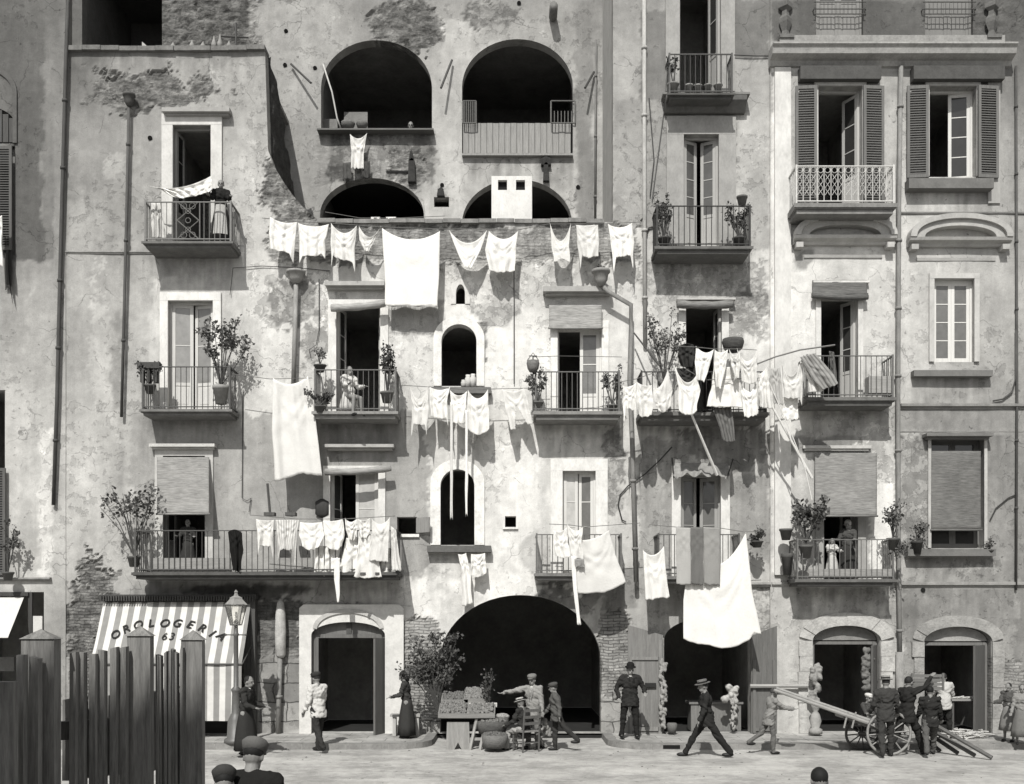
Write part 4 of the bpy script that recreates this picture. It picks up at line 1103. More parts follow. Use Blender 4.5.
# shirts tacked under the lower arched window
cloth('narrow white stocking hanging under the lower arched window sill',[(458,554),(462,575),(463,606)],[(466,553),(471,575),(472,604)],-.25,1,0)
cloth('small white towel hanging under the lower arched window sill',[(471,554),(471,576)],[(485,553),(486,574)],-.35,1,2)
# long line over lower-left balcony
G4='cloths on the line of the long left balcony'; y4=-1.05
rope('washing line in front of the long left balcony',[(250,515),(299,519),(344,519),(395,516)],y4)
cloth('white vest with ragged hem leftmost on the long balcony line',[(256,519),(257,532),(258,546)],[(274,520),(273,532),(273,546)],y4,1,0,((0,10),(.12,0),(.85,0),(1,15)),group=G4)
cloth('finely striped white shirt hung upside down on the long balcony line',[(275,520),(277,535),(277,551)],[(299,520),(297,535),(296,551)],y4,0,-1,((0,14),(.14,0),(.84,0),(1,16)),stripes=9,group=G4)
cloth('round bottomed white drawers right of the striped shirt',[(300,522),(299,535),(303,546)],[(322,522),(324,535),(320,546)],y4,1,4,group=G4)
cloth('second round bottomed white drawers, left of the bunched bonnets',[(323,521),(324,535),(326,546)],[(343,519),(345,535),(342,546)],y4,1,4,group=G4)
cloth('small white bonnet like cloth with curved folds on the long balcony line',[(345,518),(346,530),(350,540)],[(357,518),(357,528),(354,539)],y4,4,1,group=G4)
cloth('small bunched white cloth left of the long pale nightshirt',[(358,519),(359,530),(361,537)],[(370,518),(370,530),(368,537)],y4,2,1,group=G4)
cloth('white nightshirt pinned at two points on the right of the long balcony line',[(372,519),(372,540),(369,560)],[(390,517),(389,540),(388,562)],y4-.03,6,0,group=G4)
cloth('wide white petticoat hanging behind the round drawers',[(316,546),(315,560),(314,574)],[(342,546),(337,560),(336,575)],y4+.18,0,1,group=G4)
cloth('flared white skirt spreading to the right behind the bunched cloth',[(346,538),(341,560),(336,577)],[(366,536),(366,555),(364,572)],y4+.12,0,-2,group=G4,fold=.05)
cloth('white flared skirt with a wavy hem left of the rightmost shirt',[(360,534),(357,560),(354,577)],[(373,534),(378,560),(382,577)],y4+.05,0,1,group=G4,fold=.05)
cloth('white short skirt hanging right of centre under the nightshirt',[(374,548),(373,562),(374,574)],[(393,548),(391,562),(390,575)],y4+.16,0,0,group=G4)
cloth('rightmost white shirt sloping outward on the long balcony line',[(391,526),(391,550),(392,570)],[(396,530),(399,555),(402,571)],y4,0,0,group=G4)
cloth('long narrow white strap hanging lowest from the long balcony line',[(334,558),(334,580),(337,602)],[(340,558),(340,580),(339,602)],y4-.05,0,0,nx=6,group=G4,fold=.01)
cloth('black coat thrown over the railing of the long left balcony',[(228,532),(230,550),(233,570)],[(242,533),(243,550),(240,572)],-.98,-3,0,tone=38,fold=.05,cat='coat',name='hanging_coat')
# right balcony group (B9)
y3=-1.35; G3='cloths massed over the middle right balcony'
rope('lower washing line across the middle right balcony',[(620,382),(636,379),(668,368),(676,363),(704,380),(760,378)],y3)
rope('upper washing line across the middle right balcony',[(672,346),(695,347),(714,349),(740,349),(757,350)],y3-.1)
rope('bowed wooden pole reaching out from the right balcony over the washing',[(757,364),(775,357),(800,350),(835,345)],y3,.018,130,name='drying_pole',cat='pole',group='drying poles')
cloth('white cloth with two thin tails, leftmost over the middle right balcony',[(623,386),(623,400),(624,409)],[(636,383),(636,396),(636,410)],y3,2,0,((0,18),(.14,0),(.82,0),(1,20)),group=G3)
cloth('white pillowcase second from left over the middle right balcony',[(637,382),(636,400),(638,414)],[(652,385),(653,400),(652,415)],y3-.02,2,3,group=G3)
cloth('white pouch shaped cloth hanging from a raised right corner over the balcony',[(653,388),(654,402),(660,411)],[(668,369),(672,388),(671,405)],y3,7,4,group=G3)
cloth('deep bellied white cloth between the dark shawl and the pouch shaped cloth',[(674,364),(678,385),(679,411)],[(697,374),(700,390),(697,411)],y3-.05,13,4,group=G3,fold=.04)
cloth('plain white cloth leftmost on the upper balcony line',[(696,346),(695,362),(697,379)],[(714,349),(710,365),(704,382)],y3-.1,5,0,group=G3)
cloth('small white bodice centre on the upper balcony line',[(715,350),(714,368),(716,386)],[(728,349),(726,368),(721,387)],y3-.1,3,2,group=G3)
cloth('narrow white sock like cloth with a small hole on the upper balcony line',[(729,349),(731,365),(734,380)],[(740,350),(740,365),(739,378)],y3-.1,6,0,group=G3,hole=(.5,.25,.16,.12))
cloth('rightmost white cloth with curved folds on the upper balcony line',[(737,348),(740,365),(742,382)],[(757,350),(757,365),(757,381)],y3-.1,12,2,group=G3)
cloth('wide white petticoat behind the small bodice over the balcony',[(714,367),(711,388),(707,406)],[(737,367),(741,388),(743,407)],y3+.1,0,0,group=G3,fold=.05)
cloth('white apron with pointed top under the curved cloth, narrow and long',[(740,382),(742,400),(744,417)],[(757,382),(757,400),(758,414)],y3,9,1,group=G3)
cloth('grey striped trousers leg hanging below the petticoat',[(713,407),(719,427),(724,441)],[(731,406),(734,425),(735,441)],y3+.25,1,1,tone=120,stripes=5,group=G3,fold=.03)
cloth('white cloth right of the apron with a crumpled hem',[(758,374),(758,392),(759,407)],[(767,366),(769,385),(772,408)],y3+.05,2,1,group=G3)
cloth('pale grey cloth between the white ones near the bowed pole',[(769,368),(771,385),(774,403)],[(780,367),(782,385),(783,404)],y3+.12,1,1,tone=195,group=G3)
cloth('grey white shirt with many curved folds below the bowed pole',[(782,364),(783,382),(785,398)],[(801,360),(803,378),(802,397)],y3,14,1,((0,0),(.85,0),(1,9)),tone=228,group=G3)
cloth('square white cloth hanging lowest below the curved shirt',[(783,397),(782,410),(782,419)],[(798,398),(798,410),(798,419)],y3+.15,0,1,group=G3)
cloth('grey striped jacket swung out to the right at the end of the bowed pole',[(800,357),(812,378),(822,390)],[(815,353),(832,372),(838,383)],y3-.1,0,1,tone=165,stripes=5,group=G3,fold=.05)
cloth('white lining strip under the grey striped jacket',[(801,362),(808,380),(810,392)],[(808,362),(819,380),(823,391)],y3,0,0,group=G3)
cloth('dark rag draped beside the right balcony railing',[(829,351),(831,372)],[(834,352),(838,388)],-.95,0,0,tone=110)
tag(cloth('dark patterned shawl bunched above the deep bellied cloth',[(679,346),(678,356),(681,366)],[(694,345),(695,356),(693,367)],-1.0,-2,1,tone=62,fold=.09),'dark patterned shawl bunched above the deep bellied cloth','shawl')
cloth('dark shawl rolled on the balcony rail behind the deep bellied cloth',[(677,368),(680,384)],[(696,366),(697,384)],-.95,1,2,tone=70,fold=.08,cat='shawl')
# poles hanging down
def pole(label,a,b,Ya,Yb,r,t):
    m=MB(); m.tube([W(*a,Ya),W(*a,Ya).lerp(W(*b,Yb),.5),W(*b,Yb)],[r,r*1.2,r*1.5],7); return tag(m.build('drying_pole',wood(t,True,.1),None),label,'pole','drying poles')
pole('pale pole slanting down from the white cloths to the gathered valance',(691,413),(717,475),y3+.05,-.5,.025,240)
pole('long pale pole slanting down right towards the balcony shrub',(764,392),(812,478),y3+.1,-.9,.022,232)
rope('slack cord running down right of the long pale pole',[(768,380),(790,430),(805,468),(812,500)],y3+.1,.012,225)
pole('dark stick leaning between drain pipe and the middle right balcony',(634,333),(660,366),-.3,-.85,.018,80)
# B6 group
y6=-.95; G6='cloths in front of the balcony right of the big archway'
rope('washing line of the balcony right of the big archway',[(549,524),(570,525),(585,527),(640,523)],y6)
cloth('small white shirt left of the big square sheet above the archway',[(553,530),(554,545),(556,556)],[(567,527),(568,542),(571,556)],y6,3,2,group=G6)
cloth('white shirt with crossed straps overlapping the big square sheet',[(567,524),(569,542),(572,558)],[(583,527),(582,542),(584,560)],y6-.03,5,0,group=G6)
cloth('big white sheet blowing to the right above the archway',[(580,540),(576,565),(578,593)],[(609,530),(616,555),(626,582)],y6+.03,3,5,fold=.05,kx=.5,group=G6)
cloth('long narrow white band falling in front of the archway',[(571,556),(573,590),(577,625)],[(576,556),(577,590),(581,625)],y6-.06,0,0,nx=6,group=G6,fold=.008)
cloth('small grey square patch of cloth on the big white sheet',[(574.5,559),(575,567)],[(584,559),(584.5,568)],y6-.09,0,0,tone=160,nx=8,nz=8)
cloth('white square headcloth hanging alone between two balconies',[(643,550),(644,575),(646,600)],[(664,546),(666,572),(669,597)],-.9,7,0,group='cloths beside the tricolour flag')
# tricolour flag of three vertical bands
fl=thing('hanging_flag','flag of three vertical bands, light, dark and mid grey, over the large white sheet','flag',W(698,528,-1.1))
for a,b,t in ((676,690.6,185),(690.8,703,120),(703.2,720,158)):
    cloth(None,[(a,527),(a+.2,555),(a+.4,584)],[(b,528),(b+.2,555),(b+.4,585)],-1.1,0,.4,tone=t,fold=.02,kx=.5,m_parent=fl,name='flag_band',nx=12)
rope('short line holding the flag and the big sheet',[(652,525),(676,527),(720,528),(745,532),(763,531)],-1.05)
cloth('very large white bedsheet hanging nearly to the shop door behind the flag',[(690,545),(684,600),(683,641)],[(746,532),(752,590),(761,634)],-1.0,26,8,((0,-2),(.35,0),(.5,3),(.85,2),(.9,-4),(1,0)),fold=.05,kx=.35,nx=44,nz=50,group='cloths beside the tricolour flag')
cloth('pale cloth glimpsed hanging outside the far left building',[(-6,215),(-5,262)],[(2,215),(3,268)],-.5,2,0)
cloth('dark cloth hanging on the far left building',[(3,222),(5,290)],[(10,222),(13,300)],-.12,2,0,((0,0),(.5,-8),(1,4)),tone=75)

# ------------------------------------------------------------------ shop awning
AX0,AX1=WX(104,-.2),WX(251,-.2)
aw=thing('shop_awning','striped awning lettered in an arc with the number 63, its front hanging to the ground','awning',(0.5*(AX0+AX1),-.3,WZ(720,-1.05)))
def awn_mat():
    m,nt,b=newmat('striped_canvas'); g=nt.nodes.new('ShaderNodeNewGeometry'); sp=nt.nodes.new('ShaderNodeSeparateXYZ'); nt.links.new(g.outputs['Position'],sp.inputs[0])
    fr=math_node(nt,'FRACT',math_node(nt,'MULTIPLY',math_node(nt,'SUBTRACT',sp.outputs[0],AX0),1/.276)); s=mapr(nt,math_node(nt,'ABSOLUTE',math_node(nt,'SUBTRACT',fr,.5)),.24,.26,0,1)
    n=noise_node(nt,g.outputs['Position'],5,6,.6); v=mapr(nt,s,0,1,alb(150),alb(222)); v=math_node(nt,'MULTIPLY',v,mapr(nt,n,.3,.7,.88,1.08))
    nt.links.new(sepia(nt,v),b.inputs['Base Color']); b.inputs['Roughness'].default_value=.95; b.inputs['Specular IOR Level'].default_value=.05; bump(nt,b,n,.3,.02); return m
ytop,ymid,ybot=-.22,-1.05,-1.10
zt,zm,zb_=WZ(602,ytop),WZ(664,ymid),WZ(721,ybot)
m=MB(); vs=[];fs=[]; nx,nz=80,30
def aws(u,v):
    x=AX0+(AX1-AX0)*u
    if v<.55: t=v/.55; y=ytop+(ymid-ytop)*t; z=zt+(zm-zt)*t-.05*math.sin(t*math.pi)
    else: t=(v-.55)/.45; y=ymid+(ybot-ymid)*t; z=zm+(zb_-zm)*t
    y+=.02*math.sin(u*23+v*2)*(v)+.015*mnoise.noise(Vector((u*9,v*4,2)))
    return Vector((x,y,z))
for j in range(nz+1):
    for i in range(nx+1): vs.append(aws(i/nx,j/nz))
n0=len(vs); vs+=[p+Vector((0,.012,-.004)) for p in vs]
for j in range(nz):
    for i in range(nx): a=j*(nx+1)+i; fs+=[(a,a+1,a+nx+2,a+nx+1),(n0+a,n0+a+nx+1,n0+a+nx+2,n0+a+1)]
m.add(vs,fs); m.build('canvas',awn_mat(),aw,True)
m=MB(); m.tube([(AX0-.02,ymid-.03,zm),(AX1+.02,ymid-.03,zm)],.022,6)
m.tube([(AX1+.02,ymid-.03,zm),(AX1+.02,-.05,zm+.5)],.015,5); m.tube([(AX0-.02,ymid-.03,zm),(AX0-.02,-.05,zm+.5)],.015,5); m.build('awning_bar',iron(95),aw)
def text_mesh(ch,size,M,name,mt,parent,ext=.004):
    cu=bpy.data.curves.new('txt','FONT'); cu.body=ch; cu.size=size; cu.align_x='CENTER'; cu.align_y='CENTER'; cu.extrude=ext; cu.shear=.18 if ch not in 'I' else .3; cu.offset=.005 if not ch.isdigit() else 0
    o=bpy.data.objects.new('txt',cu); COL.objects.link(o); bpy.context.view_layer.update()
    dg=bpy.context.evaluated_depsgraph_get(); me=bpy.data.meshes.new_from_object(o.evaluated_get(dg)); bpy.data.objects.remove(o)
    q=MB(); q.add([M@v.co for v in me.vertices],[tuple(p.vertices) for p in me.polygons]); 
    return q
letters=list("OROLOGERIA"); 
pxs=[(115.5,636),(126,630),(138,626),(151,624.5),(164.5,624),(177,624),(190,625.5),(202,629),(211.5,634),(221,637)]
def on_awn(px,py):
    best=None
    for k in range(111):
        v=.55*k/110; u=.5
        for _ in range(3):
            p=aws(u,v); u=min(1,max(0,(WX(px,p.y)-AX0)/(AX1-AX0)))
        p=aws(u,v); q=HY-(p.z-CAMH)*F/(CAMD+p.y)
        if best is None or abs(q-py)<best[0]: best=(abs(q-py),p)
    return best[1]+Vector((0,-.022,.020))
slope=math.atan2(zt-zm,ytop-ymid)
for i,(c,(px,py)) in enumerate(zip(letters,pxs)):
    P=on_awn(px,py); u=(px-168)/53.
    M=Matrix.Translation(P)@Matrix.Rotation(slope,4,'X')@Matrix.Rotation(-u*R(38),4,'Z')
    q=text_mesh(c,.285,M,'',None,None); q.build('letter',mat('sign_paint',48,.9,.2),aw)
for ch,px in (('6',164.3),('3',171.6)):
    P=on_awn(px,637.5); q=text_mesh(ch,.27,Matrix.Translation(P)@Matrix.Rotation(slope,4,'X'),'',None,None); q.build('digit',mat('sign_paint',48,.9,.2),aw)

# ------------------------------------------------------------------ plants and pots
leafm = mat('foliage',92,.7,.35,5,(1,1,1),0)
leafd = mat('foliage',70,.7,.35,5,(1,1,1),0)
def foliage(c, rad, n, size, seed, stems=6, base=None, mat_=None, parent=None, open_=.5):
    r=random.Random(seed); st=MB(); lf=MB(); c=Vector(c); base=Vector(base) if base is not None else c-Vector((0,0,rad[2]))
    tips=[]
    for s in range(stems):
        d=Vector((r.uniform(-1,1)*rad[0],r.uniform(-1,1)*rad[1],r.uniform(-.2,1)*rad[2])); tip=c+d
        mid=base.lerp(tip,.5)+Vector((r.uniform(-.1,.1)*rad[0],0,r.uniform(0,.15)*rad[2])); P=[base,mid,tip]; st.tube(P,[.014,.010,.005],4); tips.append((mid,tip))
        for k in range(5):
            q=mid.lerp(tip,r.uniform(.05,.95)); t2=q+Vector((r.uniform(-.35,.35)*rad[0],r.uniform(-.35,.35)*rad[1],r.uniform(0,.4)*rad[2])); st.tube([q,t2],[.006,.003],3); tips.append((q,t2))
    for k in range(int(n*1.9)):
        a,b=r.choice(tips); p=a.lerp(b,r.uniform(.3,1.05)**.7)+Vector([r.gauss(0,size*.42) for _ in range(3)])
        d=Vector((r.gauss(0,1),r.gauss(0,1),r.gauss(.4,1))).normalized(); w=d.orthogonal().normalized(); s=size*r.uniform(.4,1.15)
        w=(Matrix.Rotation(r.uniform(0,6.28),3,d)@w)*s*.34
        lf.add([p,p+d*s*.5+w,p+d*s,p+d*s*.5-w],[(0,1,2,3)])
    a=st.build('stem',wood(85),parent); b=lf.build('foliage',mat_ or leafm,parent)
def pot(c, r_, h, t, parent, name='pot'):
    m=MB(); m.lathe(c,[(r_*.62,0),(r_*.9,h*.8),(r_,h*.82),(r_*1.02,h),(r_*.85,h),(r_*.8,h*.9)],12); return m.build(name,mat('terracotta',t,.85,.25,9),parent,True)
def plant(label,px,py,Y,rad,n,size,potsz=None,pt=110,stems=6,base=None,group='potted plants on balconies',name='potted_plant',m_=None):
    c=W(px,py,Y); b=W(base[0],base[1],Y) if base else c-Vector((0,0,rad[2]*.9))
    o=thing(name,label,'plant',b-Vector((0,0,potsz[1] if potsz else 0)),group)
    if potsz: pot(b-Vector((0,0,potsz[1])),potsz[0],potsz[1],pt,o)
    foliage(c,rad,n,size,int(px*7+py),stems,b,m_,o)
    return o
plant('tall straggly shrub in a tub at the right end of the second left balcony',226,345,-.6,(.62,.3,.65),420,.10,(.2,.42),150,12,(221,386))
plant('bare branched bush spreading left of the reed blind on the long balcony',128,515,-.75,(.85,.3,.7),200,.12,(.16,.25),100,12,(134,556))
plant('short dark plants in a box at the left end of the second left balcony',152,372,-.55,(.35,.15,.28),130,.07,(.14,.2),90,8,(150,385))
plant('small pot plant in an urn left of the vine balcony door',320,356,-.55,(.14,.14,.22),50,.07,(.15,.16),85,4,(320,365))
plant('climbing vine at the right end of the balcony left of the arched window',389,365,-.65,(.16,.2,.55),220,.09,(.16,.25),110,8,(387,392),m_=leafd)
plant('bushy plant trailing off the left corner of the vine balcony',317,400,-.8,(.3,.2,.22),200,.07,(.13,.15),90,7,(320,406),m_=leafd)
plant('thorny dark plant at the left of the upper middle balcony',664,215,-.6,(.22,.2,.5),230,.075,(.16,.2),80,9,(664,238),m_=leafd)
plant('trailing dark plant at the right of the upper middle balcony',737,222,-.6,(.3,.2,.42),240,.075,(.16,.2),80,9,(739,238),m_=leafd)
plant('pale wiry shrub left of the dark shawl on the middle right balcony',667,338,-.5,(.5,.3,.6),300,.08,(.15,.3),120,12,(664,382))
plant('leafy oleander in a pot at the left of the lower right balcony',809,516,-.75,(.40,.3,.36),300,.13,(.16,.3),100,9,(806,545))
plant('low spiky plants at the right end of the lower right balcony',893,520,-.75,(.25,.2,.4),130,.10,(.15,.28),95,7,(893,538))
plant('wiry plant hanging from the right corner of the lower right balcony',897,560,-.8,(.2,.15,.3),120,.08,None,95,6,(897,545))
plant('small plant in a tapered pot on the lower right window sill',917,528,-.3,(.2,.15,.25),90,.08,(.14,.3),70,5,(917,541))
plant('small plant in a pot at the right end of that lower window sill',990,545,-.25,(.14,.1,.14),60,.07,(.1,.1),90,4,(990,550))
plant('creeper in a basket at the right end of the flag balcony',756,545,-.6,(.18,.18,.32),170,.08,(.15,.15),90,6,(757,541),m_=leafd)
plant('flowering plant at the left corner of the balcony by the hanging basket',537,388,-.7,(.2,.15,.4),170,.08,(.13,.15),110,6,(538,402))
plant('pale flowering plant at the right end of the balcony over the archway side',612,384,-.6,(.22,.15,.42),200,.075,(.13,.15),120,7,(612,405))
plant('small plant growing from the far left building beside the shutter',10,540,-.4,(.25,.2,.5),120,.09,(.14,.2),90,7,(8,572))
plant('tiny plant sprouting on top of the drain hopper beside the terrace cloths',601,270,-.2,(.12,.1,.08),40,.06,(.05,.04),80,4,(601,272))
plant('potted plant on the top middle balcony behind the bars',673,64,-.5,(.14,.12,.34),120,.07,(.14,.18),130,5,(673,84),m_=leafd)
plant('leafy branches heaped against the brick left of the big archway',432,666,-.95,(.72,.4,.72),1300,.10,None,90,22,(438,712),'shrubs of the fruit stall','leafy_shrub')
plant('thin upright sprig standing on the fruit stall',489,690,-1.6,(.16,.1,.42),90,.08,None,110,6,(489,706),'shrubs of the fruit stall','leafy_shrub')
# other balcony pots: empty pots in a row
for i,(px,py,Y,r_,h,t,lb_) in enumerate([(786,540,-.6,.16,.26,95,'tapered terracotta pot fixed at the left of the lower right balcony'),(689,92,-.45,.10,.16,150,'leftmost small round pot on the top middle balcony floor'),(698,92,-.45,.10,.15,150,'second small round pot on the top middle balcony floor'),(708,92,-.45,.10,.16,140,'third small round pot on the top middle balcony floor'),(718,92,-.45,.11,.17,150,'rightmost small round pot on the top middle balcony floor'),(742,206,-.7,.13,.22,100,'flared pot on the right corner rail of the upper middle balcony'),(787,575,-.5,.14,.5,90,'long dark jar hung low at the left of the lower right balcony')]):
    p=pot(W(px,py,Y),r_,h,t,None,'flower_pot'); tag(p,lb_,'pot','empty flower pots')
# roof terrace pots at top-left: spiky little jars
for i,(px,h) in enumerate([(173,.14),(192,.2),(203,.16),(214,.30),(220,.34),(229,.18)]):
    m=MB(); m.lathe(W(px,48.2,.1),[(.05,0),(.07,h*.3),(.02,h*.8),(.008,h)],8); tag(m.build('small_jar',mat('terracotta',150,.8),None,True),'small pale pointed jar on the top left roof ledge, number %s from the left'%['one','two','three','four','five','six'][i],'jar','jars on the roof ledge')
m=MB(); m.prism([(WX(139),WZ(47.5)),(WX(139),WZ(37)),(WX(146),WZ(43)),(WX(162),WZ(46.5))],.2,.28); tag(m.build('broken_panel',stone(175),None),'pale broken wedge of plaster on the top left roof ledge','rubble')
m=MB(); c=W(236,48,.3); m.tube([c,c+Vector((0,0,.6))],.03,6); m.tube([c+Vector((-.4,0,.28)),c+Vector((.3,0,.25))],.02,5); tag(m.build('iron_cross_post',iron(70),None),'short iron post with a cross bar on the top left roof ledge','post')
# basket/ jars
def basket(label,px,py,Y,r,h,t,cat='basket',hang=True):
    m=MB(); c=W(px,py,Y); m.lathe(c,[(r*.55,0),(r*.85,h*.3),(r,h*.75),(r*.92,h),(r*.8,h),(r*.8,h*.7)],14)
    if hang: m.tube([c+Vector((-r*.9,0,h)),c+Vector((0,0,h*1.7)),c+Vector((r*.9,0,h))],.01,5)
    return tag(m.build('basket',reed(t),None,True),label,cat,'baskets on the front')
basket('round wicker basket hanging on a post left of the balcony above the archway',533,372,-.8,.15,.26,120)
rope('thin wire from the basket post across the balcony door',[(533,357),(560,356),(622,357)],-.8,.007,100)
m=MB(); m.tube([W(533,412,-.82),W(533,356,-.82)],.015,6); m.tube([W(529,356,-.82),W(537,356,-.82)],.012,5); tag(m.build('basket_post',iron(70),None),'thin iron post carrying the hanging basket','post')
basket('dark oval basket on the sill right of the rolled blind, above the white cloths',733,352,-.6,.26,.3,85,hang=False)
for i,(px,r_,h,t) in enumerate([(463.5,.06,.16,200),(468,.07,.28,215),(473,.07,.30,210)]):
    m=MB(); m.lathe(W(px,386.8,-.08),[(r_,0),(r_*1.05,h*.7),(r_*.7,h*.85),(r_*.85,h)],10); tag(m.build('jar',stone(t,.15),None,True),'%s white jar on the upper arched window sill'%['small','tall left hand','tall right hand'][i],'jar','jars on the arched window sill')
for px,lb_ in ((270,'left empty wooden bird cage frame above the long balcony line'),(291,'right short post standing above the long balcony line')):
    m=MB(); c=W(px,516,-.8); m.box(c+Vector((-.12,-.1,0)),c+Vector((.12,.1,.08))); m.bar(c+Vector((.0,0,.08)),c+Vector((-.06,0,.75 if px<280 else .25)),.03); tag(m.build('wooden_stand',wood(90),None),lb_.replace('empty wooden bird cage frame','dark wooden stand').replace('short post','dark wooden stand'),'stand')
m=MB(); m.lathe(W(322,508,-.06),[(.04,-.22),(.16,-.15),(.16,.15),(.04,.22)],14,1,.3); tag(m.build('oval_plaque',mat('dark_plaque',60,.7),None,True),'dark oval basket lid hanging on the wall left of the lower double door','lid')
# front of B13: low board along railing; boards on long balcony
m=MB(); m.box(W(809,578,-.78),W(892,569,-.76)); tag(m.build('railing_board',wood(150,False),None),'low pale board along the foot of the lower right balcony railing','board')
m=MB(); m.box(W(152,572,-.88),W(232,558,-.86)); tag(m.build('railing_board',wood(150,False),None),'low pale board along the foot of the long left balcony railing','board')
m=MB()
for k in range(3): m.box(W(140+k*7,382,-.66),W(145+k*7,368,-.5))
m.box(W(137,368,-.7),W(162,364,-.5)); tag(m.build('plant_stand',wood(75),None),'dark slatted plant stand at the left end of the second left balcony','stand')
m=MB(); m.box(W(869,393,-.7),W(888,379,-.4)); tag(m.build('wooden_box',wood(160,False),None),'pale square box on the balcony under the bowed pole','box')

# ------------------------------------------------------------------ street lamp
X,Y=WX(236,-1.9),-1.9
lampo=thing('street_lamp','cast iron gas street lamp with a glazed lantern in front of the striped awning','street lamp',(X,Y,.12))
m=MB(); m.lathe((X,Y,.12),[(.26,0),(.26,.08),(.20,.12),(.18,.5),(.12,.62),(.10,.66),(.085,1.1),(.10,1.14),(.11,1.18),(.055,1.24),(.05,2.35),(.075,2.38),(.05,2.42),(.04,2.6),(.06,2.66),(.03,2.70)],14); m.build('post',mat('cast_iron',95,.5,.2,12,(1,1,1),.2,.004,0,.5),lampo,True)
m=MB(); m.tube([(X-.22,Y,2.50),(X+.22,Y,2.50)],.016,6); m.ell((X-.22,Y,2.5),(.025,.025,.025),n=8,m=6); m.ell((X+.22,Y,2.5),(.025,.025,.025),n=8,m=6); m.build('ladder_bar',iron(95),lampo)
L=MB(); zb,zt_=2.72,3.16; w0,w1=.10,.19
for sx in (-1,1):
    for sy in (-1,1): L.bar((X+sx*w0,Y+sy*w0,zb),(X+sx*w1,Y+sy*w1,zt_),.012)
for z_,w_ in ((zb,w0),(zt_,w1)):
    for s in (-1,1): L.bar((X-w_,Y+s*w_,z_),(X+w_,Y+s*w_,z_),.014); L.bar((X+s*w_,Y-w_,z_),(X+s*w_,Y+w_,z_),.014)
lan=L.build('lantern',iron(100),lampo)
g=MB(); k=.97
for sx,sy in ((1,0),(-1,0),(0,1),(0,-1)):
    if sx: g.add([(X+sx*w0*k,Y-w0,zb),(X+sx*w0*k,Y+w0,zb),(X+sx*w1*k,Y+w1,zt_),(X+sx*w1*k,Y-w1,zt_)],[(0,1,2,3)])
    else: g.add([(X-w0,Y+sy*w0*k,zb),(X+w0,Y+sy*w0*k,zb),(X+w1,Y+sy*w1*k,zt_),(X-w1,Y+sy*w1*k,zt_)],[(0,1,2,3)])
gm,gnt,gb=newmat('lantern_glass'); gb.inputs['Transmission Weight'].default_value=.9; gb.inputs['Roughness'].default_value=.1; gb.inputs['Base Color'].default_value=(.85,.84,.8,1); gb.inputs['IOR'].default_value=1.1
g.build('glass',gm,lan)
m=MB(); m.lathe((X,Y,zt_),[(w1*1.35,0),(w1*.75,.12),(w1*.7,.16),(.05,.20),(.03,.26),(.045,.28),(.01,.33)],4,1,1); m.build('lantern_roof',mat('cast_iron',150,.5,.2,12,(1,1,1),.2,.004),lampo)
m=MB(); m.lathe((X,Y,2.72),[(.02,0),(.02,.1),(.035,.16),(.02,.28)],8); m.build('burner',stone(210),lan)

# ------------------------------------------------------------------ fence in the foreground
fp=W(100,700,-20)
fence=thing('picket_fence','tall dark wooden picket fence with pointed square posts in the left foreground','fence',(fp.x,-20,1.2))
fw=wood(132,True,.5)
def fpost(px0,px1,py,Y):
    X0,X1=WX(px0,Y),WX(px1,Y); w=X1-X0; z=WZ(py+10,Y); m=MB(); cx=(X0+X1)/2; zt=WZ(py,Y)
    w*=.5; m.box((X0,Y,1.2),(X1,Y+w,z)); o=.008
    m.add([(X0-o,Y-o,z),(X1+o,Y-o,z),(X1+o,Y+w+o,z),(X0-o,Y+w+o,z),(cx,Y+w/2,zt)],[(0,1,4),(1,2,4),(2,3,4),(3,0,4),(3,2,1,0)])
    m.build('post',fw,fence)
def picket(pxa,pxb,py,Y,zb=1.25,th=.045):
    X0,X1=WX(pxa,Y),WX(pxb,Y); m=MB(); zt=WZ(py,Y)+random.uniform(-.014,.014); tl=random.uniform(-.008,.008); cp=random.uniform(-.012,.012)
    m.add([(X0,Y,zb),(X1,Y,zb),(X1,Y+th,zb),(X0,Y+th,zb),(X0+tl,Y,zt),(X1+tl,Y,zt+cp),(X1+tl,Y+th,zt+cp),(X0+tl,Y+th,zt)],[(0,3,2,1),(4,5,6,7),(0,1,5,4),(1,2,6,5),(2,3,7,6),(3,0,4,7)]); m.build('picket',fw,fence)
FY=lambda px: -20.12+(max(px,15)-15)/187.*.70
fpost(21,54,629,FY(21)); fpost(127,150,626,FY(128)); fpost(181,202,630,FY(181))
picket(14.5,22,652,FY(15)-.1); picket(29,38,654,FY(29)-.1)
for i in range(6): picket(68+10.1*i,74.3+10.1*i,654-.9*i,FY(68+10*i)-.03)
for i in range(7): picket(155.5+3.9*i,158.0+3.9*i,653-.5*i,FY(155+4*i)-.03)
for i in range(12):
    x=62+i*7.7; picket(x,x+6.6,700-.8*i,FY(x)+.20,2.14)
for i in range(7): picket(156+i*4.4,159.9+i*4.4,690-.5*i,FY(156+4*i)+.2,2.12)
def frail(x0,x1,z):
    m=MB(); a,b=FY(x0)+.06,FY(x1)+.06; A=(WX(x0,a),a); B=(WX(x1,b),b)
    m.add([(A[0],A[1],z),(B[0],B[1],z),(B[0],B[1]+.05,z),(A[0],A[1]+.05,z),(A[0],A[1],z+.09),(B[0],B[1],z+.09),(B[0],B[1]+.05,z+.09),(A[0],A[1]+.05,z+.09)],[(0,3,2,1),(4,5,6,7),(0,1,5,4),(1,2,6,5),(2,3,7,6),(3,0,4,7)]); m.build('rail',fw,fence)
frail(56,127,2.36); frail(155,180,2.36); frail(56,127,1.5); frail(155,180,1.5)
m=MB(); m.box((WX(-60,-20.4),-20.4,1.3),(WX(13,-20.4),-20.35,WZ(682,-20.4))); m.build('side_board',fw,fence)
